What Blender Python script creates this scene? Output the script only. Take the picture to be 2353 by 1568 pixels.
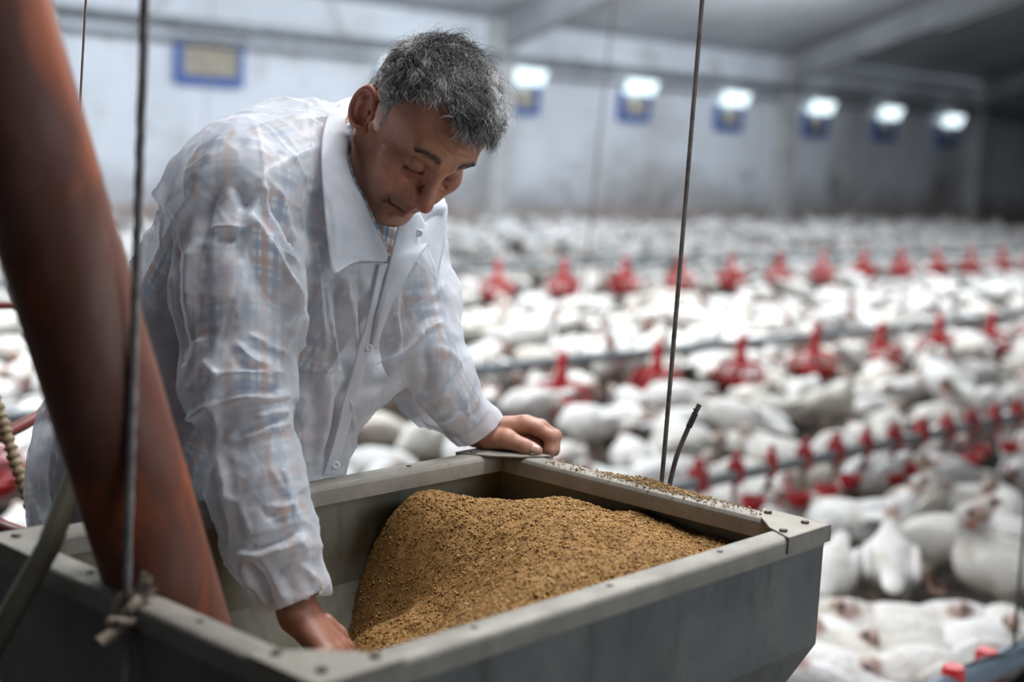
import bpy, math, random
import numpy as np
from mathutils import Vector, Matrix

for _o in list(bpy.data.objects):
    bpy.data.objects.remove(_o)
SC = bpy.context.scene
COL = SC.collection
rng = np.random.default_rng(7)
random.seed(7)

# ------------------------------------------------------------------ camera
IMW, IMH, FPX = 2353.0, 1568.0, 3268.0
CAMH = 1.45
ROLL = math.atan(0.05)
PITCH = math.atan((IMH / 2 - 330.0) * math.cos(ROLL) / FPX)
_F = np.array([0.0, math.cos(PITCH), -math.sin(PITCH)])
_Z = np.array([0.0, math.sin(PITCH), math.cos(PITCH)])
_X = np.array([1.0, 0.0, 0.0])
_R = math.cos(ROLL) * _X + math.sin(ROLL) * _Z
_U = -math.sin(ROLL) * _X + math.cos(ROLL) * _Z
CAM = np.array([0.0, 0.0, CAMH])

def ray(px, py):
    return _F + _R * (px - IMW / 2) / FPX - _U * (py - IMH / 2) / FPX
def P(px, py, d):                       # point seen at a pixel of the photo, at a given distance
    return CAM + ray(px, py) * d
def onz(px, py, z):                     # point seen at a pixel, on a horizontal plane
    r = ray(px, py)
    return CAM + r * ((z - CAMH) / r[2])
def proj(p):
    v = np.asarray(p) - CAM
    d = v @ _F
    return IMW / 2 + FPX * (v @ _R) / d, IMH / 2 - FPX * (v @ _U) / d, d

cam_data = bpy.data.cameras.new('camera')
cam_data.sensor_width = 36.0
cam_data.sensor_fit = 'HORIZONTAL'
cam_data.lens = FPX / IMW * 36.0
cam_data.clip_start = 0.05
cam_data.clip_end = 300
cam_data.dof.use_dof = True
cam_data.dof.focus_distance = 1.88
cam_data.dof.aperture_fstop = 2.3
cam = bpy.data.objects.new('camera', cam_data)
COL.objects.link(cam)
M = Matrix.Identity(4)
for i in range(3):
    M[i][0] = _R[i]; M[i][1] = _U[i]; M[i][2] = -_F[i]; M[i][3] = CAM[i]
cam.matrix_world = M
SC.camera = cam

# ------------------------------------------------------------------ world, lights, exposure
world = bpy.data.worlds.new('world')
SC.world = world
world.use_nodes = True
_bg = world.node_tree.nodes['Background']
_bg.inputs[0].default_value = (0.72, 0.82, 1.0, 1)
_bg.inputs[1].default_value = 0.23

SC.view_settings.view_transform = 'Standard'
SC.view_settings.look = 'None'
SC.view_settings.gamma = 1.0
SC.view_settings.exposure = 0.0
SC.cycles.use_denoising = True
SC.cycles.max_bounces = 6
SC.cycles.use_adaptive_sampling = True
SC.cycles.adaptive_threshold = 0.015
SC.cycles.transparent_max_bounces = 12
SC.cycles.caustics_reflective = False
SC.cycles.caustics_refractive = False
SC.cycles.sample_clamp_indirect = 4.0

AZ = math.radians(45.5)
EA = np.array([math.sin(AZ), math.cos(AZ), 0.0])          # along the shed
EN = np.array([-math.cos(AZ), math.sin(AZ), 0.0])         # across it, towards the far wall
WALLD = 17.0
def shed(a, n, z=0.0):
    return EA * a + EN * n + np.array([0, 0, z])

def lamp(a, n, z, power, sx=1.3, sy=0.25, color=(0.93, 0.97, 1.0), target=None):
    l = bpy.data.lights.new('overhead_area_light', 'AREA')
    l.shape = 'RECTANGLE'; l.size = sx; l.size_y = sy
    l.energy = power; l.color = color
    o = bpy.data.objects.new('overhead_area_light', l)
    COL.objects.link(o)
    o.location = shed(a, n, z)
    if target is None:
        o.rotation_euler = (0, 0, math.pi / 2 - AZ)
    else:
        o.rotation_euler = (Vector(target) - Vector(o.location)).to_track_quat('-Z', 'Y').to_euler()
    return o
# rows of tube lamps hung under the roof over the flock
for a_, w_ in ((0.5, 190), (4.0, 230), (8.0, 240), (13.0, 240), (19.0, 200), (26.0, 160)):
    lamp(a_, 6.6, 3.6, w_ * 1.0)
for a_, w_ in ((1.4, 150), (7.6, 150), (13.8, 150), (20.0, 110)):
    lamp(a_, 12.2, 3.4, w_ * 1.05, color=(0.86, 0.93, 1.0), target=tuple(shed(a_, WALLD, 2.0)))      # unseen lamps added to brighten the far wall
    lamp(a_, 12.6, 3.45, w_ * 0.7).rotation_euler = (math.pi, 0, math.pi / 2 - AZ)                  # unseen upward lights added to brighten the roof
# added soft fill light to the right of the hopper, out of view
_d = bpy.data.lights.new('side_fill_light', 'AREA'); _d.shape = 'RECTANGLE'; _d.size = 2.6; _d.size_y = 2.4; _d.spread = math.radians(80); _d.energy = 15; _d.color = (0.86, 0.93, 1.0)
_do = bpy.data.objects.new('side_fill_light', _d); COL.objects.link(_do); _do.location = (3.6, 0.55, 2.0)
_do.rotation_euler = (Vector((0.0, 1.75, 1.15)) - _do.location).to_track_quat('-Z', 'Y').to_euler()
# unseen lamps added over and behind the hopper for top light
lamp(1.75, 1.05, 3.1, 58, 1.5, 0.7, (0.95, 0.97, 1.0))
lamp(2.9, 2.2, 3.0, 55, 1.2, 0.3, (0.95, 0.97, 1.0), (-0.1, 1.8, 1.1))

# ------------------------------------------------------------------ mesh helpers
def thing(name, label, cat, loc=(0, 0, 0), group=None):
    o = bpy.data.objects.new(name, None)
    o.empty_display_size = 0.05
    COL.objects.link(o)
    o.location = loc
    o['label'] = label; o['category'] = cat
    if group: o['group'] = group
    return o
def tag(o, label=None, cat=None, group=None, kind=None):
    if label: o['label'] = label
    if cat: o['category'] = cat
    if group: o['group'] = group
    if kind: o['kind'] = kind
    return o
def wloc(o):
    v = np.zeros(3)
    while o is not None:
        v += np.array(o.location); o = o.parent
    return v
def obj(name, verts, faces, mat, parent=None, loc=None, smooth=True, col=None, vec=None):
    """one mesh object; verts are world coordinates, moved into the local frame of parent/loc"""
    verts = np.asarray(verts, dtype=np.float64).reshape(-1, 3)
    base = wloc(parent) if parent is not None else np.zeros(3)
    if loc is None:
        loc = base if parent is not None else np.zeros(3)
    loc = np.asarray(loc, dtype=np.float64)
    me = bpy.data.meshes.new(name)
    v = verts - loc
    if isinstance(faces, np.ndarray):
        nf, k = faces.shape
        me.vertices.add(len(v)); me.vertices.foreach_set('co', v.astype(np.float32).ravel())
        me.loops.add(nf * k); me.loops.foreach_set('vertex_index', faces.astype(np.int32).ravel())
        me.polygons.add(nf)
        me.polygons.foreach_set('loop_start', np.arange(0, nf * k, k, dtype=np.int32))
        me.polygons.foreach_set('loop_total', np.full(nf, k, dtype=np.int32))
        me.update(calc_edges=True)
    else:
        me.from_pydata(v.tolist(), [], [list(f) for f in faces])
    me.validate()
    if smooth is True:
        me.polygons.foreach_set('use_smooth', [True] * len(me.polygons))
    elif smooth:
        me.polygons.foreach_set('use_smooth', [True] * len(me.polygons))
        me.set_sharp_from_angle(angle=math.radians(smooth))
    if col is not None:
        a = me.color_attributes.new('col', 'FLOAT_COLOR', 'POINT')
        c = np.ones((len(v), 4), np.float32); c[:, :3] = col
        a.data.foreach_set('color', c.ravel())
    if vec is not None:
        a = me.attributes.new('pat', 'FLOAT_VECTOR', 'POINT')
        a.data.foreach_set('vector', np.asarray(vec, np.float32).ravel())
    if mat is not None: me.materials.append(mat)
    o = bpy.data.objects.new(name, me)
    COL.objects.link(o)
    if parent is not None: o.parent = parent
    o.location = loc - base
    return o
def children_of(o):
    return [c for c in bpy.data.objects if c.parent is o]
def dup(root, loc, rotz=0.0, label=None, group=None, kids=None):
    r = root.copy(); COL.objects.link(r)
    r.location = loc; r.rotation_euler = (0, 0, rotz)
    if label: r['label'] = label
    if group: r['group'] = group
    for ch in (kids or ()):
        c = ch.copy(); COL.objects.link(c); c.parent = r
    return r

class MB:
    def __init__(s): s.v = []; s.f = []
    def add(s, v, f):
        n = len(s.v)
        s.v.extend([tuple(map(float, q)) for q in v]); s.f.extend([tuple(i + n for i in q) for q in f])
    def box(s, c, ax, ay, az):                     # centre and three half-axes
        c, ax, ay, az = map(np.asarray, (c, ax, ay, az))
        v = [c + i * ax + j * ay + k * az for k in (-1, 1) for j in (-1, 1) for i in (-1, 1)]
        f = [(0, 2, 3, 1), (4, 5, 7, 6), (0, 1, 5, 4), (2, 6, 7, 3), (0, 4, 6, 2), (1, 3, 7, 5)]
        s.add(v, f)
    def tube(s, pts, rad, n=12, caps=True):
        pts = [np.asarray(p, float) for p in pts]
        m = len(pts)
        if not hasattr(rad, '__len__'): rad = [rad] * m
        rings = []
        up = None
        for i in range(m):
            t = pts[min(i + 1, m - 1)] - pts[max(i - 1, 0)]
            t = t / (np.linalg.norm(t) + 1e-12)
            if up is None:
                a = np.array([0, 0, 1.0]) if abs(t[2]) < .9 else np.array([1.0, 0, 0])
                up = a - t * (a @ t)
            else:
                up = up - t * (up @ t)
            up = up / (np.linalg.norm(up) + 1e-12)
            w = np.cross(t, up)
            rings.append([pts[i] + rad[i] * (math.cos(2 * math.pi * k / n) * up + math.sin(2 * math.pi * k / n) * w) for k in range(n)])
        v = [q for r_ in rings for q in r_]
        f = []
        for i in range(m - 1):
            for k in range(n):
                k2 = (k + 1) % n
                f.append((i * n + k, i * n + k2, (i + 1) * n + k2, (i + 1) * n + k))
        if caps:
            f.append(tuple(range(n))[::-1]); f.append(tuple((m - 1) * n + k for k in range(n)))
        s.add(v, f)
    def lathe(s, prof, c, n=24, axis=(0, 0, 1)):
        axis = np.asarray(axis, float); axis /= np.linalg.norm(axis)
        a = np.array([0, 0, 1.0]) if abs(axis[2]) < .9 else np.array([1.0, 0, 0])
        u = np.cross(a, axis) if abs(axis[2]) < .9 else np.array([1.0, 0, 0]) - axis * axis[0]
        u /= np.linalg.norm(u); w = np.cross(axis, u); c = np.asarray(c, float)
        v = [c + axis * z + r_ * (math.cos(2 * math.pi * k / n) * u + math.sin(2 * math.pi * k / n) * w) for r_, z in prof for k in range(n)]
        f = []
        for i in range(len(prof) - 1):
            for k in range(n):
                k2 = (k + 1) % n
                f.append((i * n + k, i * n + k2, (i + 1) * n + k2, (i + 1) * n + k))
        s.add(v, f)
    def build(s, name, mat, parent=None, loc=None, smooth=40):
        return obj(name, s.v, s.f, mat, parent, loc, smooth)

# ------------------------------------------------------------------ material helpers
def nt(name):
    m = bpy.data.materials.new(name); m.use_nodes = True
    return m, m.node_tree.nodes, m.node_tree.links, m.node_tree.nodes['Principled BSDF']
def ramp(nodes, stops):
    r = nodes.new('ShaderNodeValToRGB')
    e = r.color_ramp.elements
    while len(e) < len(stops): e.new(0.5)
    for el, (p_, c) in zip(e, stops):
        el.position = p_; el.color = tuple(c) + ((1,) if len(c) == 3 else ())
    return r
def texco(nodes, links, scale=(1, 1, 1), kind='Object', attr=None):
    mp = nodes.new('ShaderNodeMapping'); mp.inputs['Scale'].default_value = scale
    if attr:
        a = nodes.new('ShaderNodeAttribute'); a.attribute_name = attr
        links.new(a.outputs['Vector'], mp.inputs['Vector'])
    else:
        t = nodes.new('ShaderNodeTexCoord')
        links.new(t.outputs[kind], mp.inputs['Vector'])
    return mp
def noise(nodes, links, mp, scale, detail=4, rough=.55, dist=0.0):
    n = nodes.new('ShaderNodeTexNoise')
    n.inputs['Scale'].default_value = scale; n.inputs['Detail'].default_value = detail
    n.inputs['Roughness'].default_value = rough; n.inputs['Distortion'].default_value = dist
    links.new(mp.outputs[0], n.inputs['Vector'])
    return n
def bump(nodes, links, src, strength, dist, bsdf, prev=None):
    b = nodes.new('ShaderNodeBump'); b.inputs['Strength'].default_value = strength
    b.inputs['Distance'].default_value = dist
    links.new(src, b.inputs['Height'])
    if prev is not None: links.new(prev.outputs[0], b.inputs['Normal'])
    links.new(b.outputs[0], bsdf.inputs['Normal'])
    return b
def mix(nodes, links, fac, a, b, mode='MIX'):
    m = nodes.new('ShaderNodeMix'); m.data_type = 'RGBA'; m.blend_type = mode
    for k, s in ((0, fac), (6, a), (7, b)):
        if hasattr(s, 'links') or hasattr(s, 'is_linked'): links.new(s, m.inputs[k])
        elif k == 0: m.inputs[0].default_value = s
        else: m.inputs[k].default_value = tuple(s) + ((1,) if len(s) == 3 else ())
    return m.outputs[2]
def matte(name, c1, c2=None, scale=8, rough=.7, metal=0.0, bscale=None, bstr=.3, bdist=.002, stops=(.35, .65), spec=None, stretch=(1, 1, 1)):
    m, n, l, b = nt(name)
    b.inputs['Roughness'].default_value = rough; b.inputs['Metallic'].default_value = metal
    if spec is not None: b.inputs['Specular IOR Level'].default_value = spec
    mp = texco(n, l, stretch)
    if c2 is None:
        b.inputs['Base Color'].default_value = tuple(c1) + (1,)
    else:
        t = noise(n, l, mp, scale)
        r = ramp(n, ((stops[0], c1), (stops[1], c2)))
        l.new(t.outputs[0], r.inputs[0]); l.new(r.outputs[0], b.inputs['Base Color'])
    if bscale:
        t2 = noise(n, l, mp, bscale, 6)
        bump(n, l, t2.outputs[0], bstr, bdist, b)
    return m

# ------------------------------------------------------------------ signed-distance modelling
def unit(v):
    v = np.asarray(v, float); return v / np.linalg.norm(v)
def smin(a, b, k):
    h = np.clip(0.5 + 0.5 * (b - a) / k, 0, 1)
    return b + (a - b) * h - k * h * (1 - h)
def smax(a, b, k): return -smin(-a, -b, k)
def cone(p, a, b, ra, rb):
    a = np.asarray(a, np.float32); b = np.asarray(b, np.float32); ab = b - a
    t = np.clip(((p - a) @ ab) / (ab @ ab), 0, 1)
    q = p - a - t[:, None] * ab
    return np.sqrt((q * q).sum(1)) - (ra + (rb - ra) * t)
def ell(p, c, r, R=None):
    q = p - np.asarray(c, np.float32)
    if R is not None: q = q @ np.asarray(R, np.float32)       # columns of R: the ellipsoid axes
    r = np.asarray(r, np.float32)
    k0 = np.sqrt(((q / r) ** 2).sum(1)); k1 = np.sqrt(((q / (r * r)) ** 2).sum(1)) + 1e-9
    return k0 * (k0 - 1) / k1
def sph(p, c, r):
    q = p - np.asarray(c, np.float32); return np.sqrt((q * q).sum(1)) - r
def grad(f, p, e=0.0008):
    g = np.empty_like(p)
    for i in range(3):
        d = np.zeros(3, np.float32); d[i] = e
        g[:, i] = (f(p + d) - f(p - d)) / (2 * e)
    return g
def nets(f, lo, hi, h, blk=16, newton=2, lip=1.6):
    """surface nets of f = 0 on a grid of step h, evaluated only near the surface"""
    lo = np.asarray(lo, float); hi = np.asarray(hi, float)
    n = np.maximum(((hi - lo) / h).astype(int) + 2, 4)
    nb = (n + blk - 1) // blk
    n = nb * blk
    A = np.ones(n, np.float32)
    bi = np.stack(np.meshgrid(*[np.arange(k) for k in nb], indexing='ij'), -1).reshape(-1, 3)
    cen = lo + (bi * blk + (blk - 1) / 2) * h
    fc = f(cen.astype(np.float32))
    rad = math.sqrt(3) * blk / 2 * h * lip
    off = np.stack(np.meshgrid(*[np.arange(blk)] * 3, indexing='ij'), -1).reshape(-1, 3)
    for lot in range(0, len(bi), 24):
        ids = [k for k in range(lot, min(lot + 24, len(bi)))]
        act = [k for k in ids if abs(fc[k]) < rad]
        for k in ids:
            if fc[k] <= -rad:
                x, y, z = bi[k] * blk
                A[x:x + blk, y:y + blk, z:z + blk] = -1
        if act:
            pts = np.concatenate([lo + (bi[k] * blk + off) * h for k in act]).astype(np.float32)
            val = f(pts).reshape(len(act), blk, blk, blk)
            for k, vv in zip(act, val):
                x, y, z = bi[k] * blk
                A[x:x + blk, y:y + blk, z:z + blk] = vv
    S = A < 0
    N1, N2 = n[1] * n[2], n[2]
    edges = []
    for ax in range(3):
        sl0 = [slice(1, -1)] * 3; sl1 = [slice(1, -1)] * 3
        sl0[ax] = slice(0, -1); sl1[ax] = slice(1, None)
        a, b = S[tuple(sl0)], S[tuple(sl1)]
        idx = np.argwhere(a != b)
        for q in range(3):
            if q != ax: idx[:, q] += 1
        i1 = idx.copy(); i1[:, ax] += 1
        va = A[idx[:, 0], idx[:, 1], idx[:, 2]]; vb = A[i1[:, 0], i1[:, 1], i1[:, 2]]
        t = va / (va - vb)
        pt = idx.astype(float); pt[:, ax] += t
        u, w = (ax + 1) % 3, (ax + 2) % 3
        cells = []
        for du, dw in ((0, 0), (-1, 0), (-1, -1), (0, -1)):
            c = idx.copy(); c[:, u] += du; c[:, w] += dw
            cells.append(c[:, 0] * N1 + c[:, 1] * N2 + c[:, 2])
        edges.append((pt, np.stack(cells, 1), va < 0))
    allc = np.concatenate([e[1].ravel() for e in edges])
    uni, inv = np.unique(allc, return_inverse=True)
    pts4 = np.concatenate([np.repeat(e[0], 4, axis=0) for e in edges])
    cnt = np.bincount(inv, minlength=len(uni)).astype(float)
    V = np.stack([np.bincount(inv, weights=pts4[:, k], minlength=len(uni)) / cnt for k in range(3)], 1)
    V = (lo + V * h).astype(np.float32)
    F = []; o = 0
    for pt, cells, ins in edges:
        q = inv[o:o + cells.size].reshape(-1, 4); o += cells.size
        F.append(np.where(ins[:, None], q, q[:, ::-1]))
    F = np.concatenate(F)
    for _ in range(newton):
        g = grad(f, V, h * .3); d = f(V)
        g2 = (g * g).sum(1) + 1e-6
        st = (d / g2)[:, None] * g
        ln = np.linalg.norm(st, axis=1, keepdims=True) + 1e-12
        V = V - st * np.minimum(1, h / ln)
    return V, F
def seg_info(p, a, b):
    a = np.asarray(a, float); b = np.asarray(b, float); ab = b - a
    t = np.clip(((p - a) @ ab) / (ab @ ab), 0, 1)
    q = p - a - t[:, None] * ab
    return np.sqrt((q * q).sum(1)), t
def vnoise(p, seed=0):
    """smooth value noise, -1..1, vectorised"""
    p = np.asarray(p, np.float64)
    i = np.floor(p).astype(np.int64); f = p - i
    f = f * f * f * (f * (f * 6 - 15) + 10)
    def hsh(x, y, z):
        n = (x * 374761393 + y * 668265263 + z * 2147483647 + seed * 1274126177) & 0xffffffff
        n = ((n ^ (n >> 13)) * 1274126177) & 0xffffffff
        n = n ^ (n >> 16)
        return (n & 0xffff) / 32767.5 - 1.0
    r = 0
    for dx in (0, 1):
        for dy in (0, 1):
            for dz in (0, 1):
                w = (f[:, 0] if dx else 1 - f[:, 0]) * (f[:, 1] if dy else 1 - f[:, 1]) * (f[:, 2] if dz else 1 - f[:, 2])
                r = r + w * hsh(i[:, 0] + dx, i[:, 1] + dy, i[:, 2] + dz)
    return r
def fbm(p, oct=3, seed=0):
    s = 0; a = 1.0; t = 0
    for o in range(oct):
        s = s + a * vnoise(p * (2.0 ** o), seed + o); t += a; a *= .5
    return s / t
# ================================================================== the shed
M_floor = matte('litter', (0.022, 0.016, 0.012), (0.075, 0.055, 0.04), 6, .95, bscale=60, bstr=.9, bdist=.02)
def wall_material():
    m, n, l, b = nt('limewashed_wall')
    b.inputs['Roughness'].default_value = .9
    mp = texco(n, l)
    t = noise(n, l, mp, .35, 6, .62, .4)
    r = ramp(n, ((.30, (.40, .39, .38)), (.46, (.62, .65, .70)), (.62, (.72, .76, .83))))
    l.new(t.outputs[0], r.inputs[0])
    t2 = noise(n, l, mp, 1.3, 5, .6, 1.0)
    r2 = ramp(n, ((.28, (.50, .45, .36)), (.42, (1, 1, 1))))
    l.new(t2.outputs[0], r2.inputs[0])
    c = mix(n, l, .8, r.outputs[0], r2.outputs[0], 'MULTIPLY')
    # grime thrown up by the birds along the foot of the wall
    sx = n.new('ShaderNodeSeparateXYZ'); tc = n.new('ShaderNodeTexCoord'); l.new(tc.outputs['Object'], sx.inputs[0])
    add = n.new('ShaderNodeMath'); add.operation = 'MULTIPLY_ADD'; add.inputs[1].default_value = 1.4; 
    l.new(t2.outputs[0], add.inputs[0]); l.new(sx.outputs[2], add.inputs[2])
    r3 = ramp(n, ((.0, (.30, .22, .19)), (1.0, (1, 1, 1))))
    mr = n.new('ShaderNodeMapRange'); mr.inputs[1].default_value = .75; mr.inputs[2].default_value = 1.75
    l.new(add.outputs[0], mr.inputs[0]); l.new(mr.outputs[0], r3.inputs[0])
    c2 = mix(n, l, .85, c, r3.outputs[0], 'MULTIPLY')
    l.new(c2, b.inputs['Base Color'])
    t3 = noise(n, l, mp, 9, 5); bump(n, l, t3.outputs[0], .3, .02, b)
    return m
M_wall = wall_material()
M_ceil = matte('roof_sheet', (.46, .48, .50), (.58, .60, .62), .8, .8)
M_steelbeam = matte('beam_paint', (.26, .27, .29), (.36, .37, .38), 2, .7)
M_post = matte('concrete_post', (.42, .42, .42), (.54, .54, .54), 1.5, .9)

def quadmesh(name, pts, mat, kind='structure'):
    o = obj(name, pts, [tuple(range(len(pts)))], mat, smooth=False)
    o['kind'] = kind
    return o
A0, A1 = -16.0, 62.0
quadmesh('floor', [shed(A0, -9), shed(A1, -9), shed(A1, WALLD + .3), shed(A0, WALLD + .3)], M_floor)
mb = MB(); mb.box(shed((A0 + A1) / 2, WALLD + .1, 1.7), EA * (A1 - A0) / 2, EN * .1, (0, 0, 1.7))
tag(mb.build('wall_far', M_wall, smooth=False), kind='structure')
WT = 3.4                      # eaves height
SL = math.tan(math.radians(18))
RN = WALLD - 11.0             # ridge line
RZ = WT + 11.0 * SL
mb = MB()
for n0, z0, n1, z1 in ((WALLD + .2, WT, RN, RZ), (RN, RZ, -9, RZ - (RN + 9) * SL)):
    c0 = shed(0, (n0 + n1) / 2, (z0 + z1) / 2 + .12)
    ax = (shed(0, n1, z1) - shed(0, n0, z0)) / 2
    up = unit(np.cross(EA, ax)); up = up if up[2] > 0 else -up
    mb.box(c0 + EA * (A0 + A1) / 2, EA * (A1 - A0) / 2, ax, up * .05)
tag(mb.build('ceiling', M_ceil, smooth=False), kind='structure')
mb = MB(); mb.box(shed(A1 + .1, 4, 3.4), EA * .1, EN * 13.2, (0, 0, 3.4))
tag(mb.build('wall_end', M_wall, smooth=False), kind='structure')
mb = MB(); mb.box(shed((A0 + A1) / 2, WALLD - .05, .2), EA * (A1 - A0) / 2, EN * .05, (0, 0, .2))
tag(mb.build('baseboard_far', matte('stained_kerb', (.30, .24, .22), (.42, .37, .35), 3, .9), smooth=False), kind='structure')

def wall_a(px, py):            # where a photo pixel meets the far wall, along the shed
    r = ray(px, py); t = WALLD / (r @ EN)
    p = CAM + r * t
    return p @ EA, p[2]
a1, _ = wall_a(1790, 300); a2, _ = wall_a(2236, 330)
BAY = a2 - a1
# posts and rafters of the portal frames
for k in range(-3, 4):
    a = a1 + BAY * k
    mb = MB(); mb.box(shed(a, WALLD - .14, WT / 2), EA * .2, EN * .14, (0, 0, WT / 2))
    tag(mb.build('trim_%d' % (k + 4), M_post, smooth=False), kind='structure')
    mb = MB()
    n0, z0, n1, z1 = WALLD, WT - .28, RN, RZ - .30
    ax = (shed(0, n1, z1) - shed(0, n0, z0)) / 2
    up = unit(np.cross(EA, ax)); up = up if up[2] > 0 else -up
    cc = shed(a, (n0 + n1) / 2, (z0 + z1) / 2)
    mb.box(cc, EA * .11, ax, up * .24)
    n2, z2 = -6.0, RZ - .30 - (RN + 6) * SL
    ax2 = (shed(0, n2, z2) - shed(0, n1, z1)) / 2
    up2 = unit(np.cross(EA, ax2)); up2 = up2 if up2[2] > 0 else -up2
    mb.box(shed(a, (n2 + n1) / 2, (z2 + z1) / 2), EA * .11, ax2, up2 * .24)
    tag(mb.build('trim_%d' % (k + 14), M_steelbeam, smooth=False), kind='structure')

# air inlets: blue frames, some with their flap down and daylight above it
M_blue = matte('blue_plastic', (.03, .10, .36), (.045, .14, .44), 5, .5)
M_flap = matte('dusty_flap', (.30, .27, .22), (.42, .38, .30), 9, .8)
M_slot = matte('dark_rubber', (.03, .032, .035), None, rough=.8)
def daylight():
    m = bpy.data.materials.new('daylight_pane'); m.use_nodes = True
    n = m.node_tree.nodes; l = m.node_tree.links
    n.remove(n['Principled BSDF'])
    e = n.new('ShaderNodeEmission'); e.inputs[0].default_value = (.80, .96, 1.0, 1); e.inputs[1].default_value = 1.9
    l.new(e.outputs[0], n['Material Output'].inputs[0])
    return m
M_day = daylight()
def inlet(a, z, w, h, open_, label, group=None):
    base = shed(a, WALLD, z)
    t = thing('air_inlet', label, 'air inlet', base, group)
    out = -EN
    mb = MB()
    fw = .07
    zz = np.array([0, 0, 1.0])
    for s in (-1, 1): mb.box(base + EA * s * (w / 2 - fw / 2) + out * .06, EA * fw / 2, EN * .06, zz * h / 2)
    mb.box(base - zz * (h / 2 - .05) + out * .06, EA * (w / 2 - fw), EN * .06, zz * .05)
    mb.build('frame', M_blue, t, smooth=False)
    if not open_:
        mb = MB(); mb.box(base + zz * (h / 2 + .03) + out * .08, EA * w / 2, EN * .08, zz * .035)
        mb.build('hood', M_slot, t, smooth=False)
    if open_:
        mb = MB(); mb.box(base - zz * .02 + out * .03, EA * (w / 2 - fw), EN * .03, zz * (h / 2 - .11))
        mb.build('flap', M_flap, t, smooth=False)
        # the hinged upper flap, tipped inwards, with daylight pouring over it
        mb = MB(); c = base + zz * (h / 2 + .10) + out * .20; ax = unit(zz * .9 + out * .42) * .13
        mb.box(c, EA * w * .50, ax, unit(np.cross(EA, ax)) * .012)
        mb.build('opening', M_day, t, smooth=False)
    else:
        mb = MB(); mb.box(base + zz * .03 + out * .07, EA * (w / 2 - fw), EN * .02, zz * (h / 2 - .09))
        mb.build('flap', M_flap, t, smooth=False)
    return t
px_l = [(906, 208), (1192, 226), (1452, 246), (1668, 270), (1868, 286), (2026, 297), (2170, 312)]
names = ['blue framed wall inlet half hidden behind the man\'s head, showing a pale glow',
         'open blue wall inlet glowing just right of the man\'s head', 'open bright blue wall inlet left of the steel cable',
         'open bright blue wall inlet right of the steel cable and left of the wide post', 'open bright blue wall inlet first to the right of the wide post',
         'open bright blue wall inlet second to the right of the wide post', 'open bright blue wall inlet farthest along the wall, near the right edge']
for (px, py), lab in zip(px_l, names):
    a, z = wall_a(px, py)
    inlet(a, z, .78, .50, True, lab, 'air inlets along the far wall')
a, z = wall_a(476, 148)
inlet(a, z, 1.02, .56, False, 'closed blue framed wall inlet with a beige flap, above the man\'s back', 'air inlets along the far wall')

# conduits along the far wall, and a gas pipe hung below the roof
M_pipe_grey = matte('galvanised', (.20, .22, .24), (.32, .34, .36), 6, .45, .6)
_, z1_ = wall_a(475, 60); _, z2_ = wall_a(475, 98)
for z, r_, lab in ((z1_, .06, 'grey service pipe running along the top of the far wall'), (z2_, .035, 'thin grey conduit running along the far wall just above the blue inlets')):
    mb = MB(); mb.tube([shed(-14, WALLD - .16 if r_ < .05 else WALLD - .32, z), shed(60, WALLD - .16 if r_ < .05 else WALLD - .32, z)], r_, 10)
    tag(mb.build('wall_pipe', M_pipe_grey), lab, 'pipe')

# roof window giving the pale patch at the top right
pr = P(2230, 15, 30.0)
def roof_hit(px, py):
    r = ray(px, py)
    # plane z = WT + (WALLD - n) * SL
    n_d = np.array([0, 0, 1.0]) + EN * SL
    t = (WT + WALLD * SL - CAM @ n_d) / (r @ n_d)
    return CAM + r * t
c = roof_hit(2215, 20)
ax = unit(shed(0, RN, RZ) - shed(0, WALLD, WT)); up = unit(np.cross(EA, ax)); up = up if up[2] > 0 else -up
mb = MB(); mb.box(c + up * .02, EA * .75, ax * .9, up * .03)
m2 = M_day.copy(); m2.name = 'roof_daylight'; m2.node_tree.nodes['Emission'].inputs[1].default_value = .3
tag(mb.build('window_1', m2, smooth=False), kind='structure')

# ================================================================== feed and water lines
M_red = matte('red_plastic', (.42, .012, .018), (.56, .03, .035), 7, .38, bscale=30, bstr=.1)
M_redd = matte('dull_red_plastic', (.30, .02, .022), (.44, .04, .04), 7, .5)
M_bracket = matte('grey_brown_clip', (.12, .06, .06), None, rough=.6)

def make_feeder():
    t = thing('pan_feeder', '', 'feeder', (0, 0, 0))
    mb = MB(); mb.lathe([(.001, .345), (.022, .345), (.026, .335), (.027, .25), (.034, .20), (.046, .165), (.046, .145), (.001, .145)], (0, 0, 0), 20)
    mb.build('hub', M_red, t)
    mb = MB()
    for k in range(9):
        a = 2 * math.pi * k / 9
        u = np.array([math.cos(a), math.sin(a), 0])
        mb.tube([u * .035 + (0, 0, .185), u * .08 + (0, 0, .185), u * .125 + (0, 0, .165), u * .152 + (0, 0, .105)], [.0085, .0075, .007, .0065], 6)
    ring = lambda r_, z: [np.array([r_ * math.cos(q), r_ * math.sin(q), z]) for q in np.linspace(0, 2 * math.pi, 33)]
    mb.tube(ring(.125, .165), .0075, 6, False); mb.tube(ring(.152, .105), .0075, 6, False)
    mb.build('grill', M_red, t)
    mb = MB(); mb.lathe([(.001, .03), (.04, .045), (.09, .03), (.115, .045), (.135, .078), (.142, .078), (.125, .04), (.10, .012), (.001, .012)], (0, 0, 0), 32)
    mb.build('pan', M_red, t)
    return t
def line_at(px, d):              # shed coordinates of the line's point seen at px
    p = P(px, 700, d); return p @ EA, p @ EN
f0 = make_feeder(); f0_kids = children_of(f0); used = False
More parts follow.
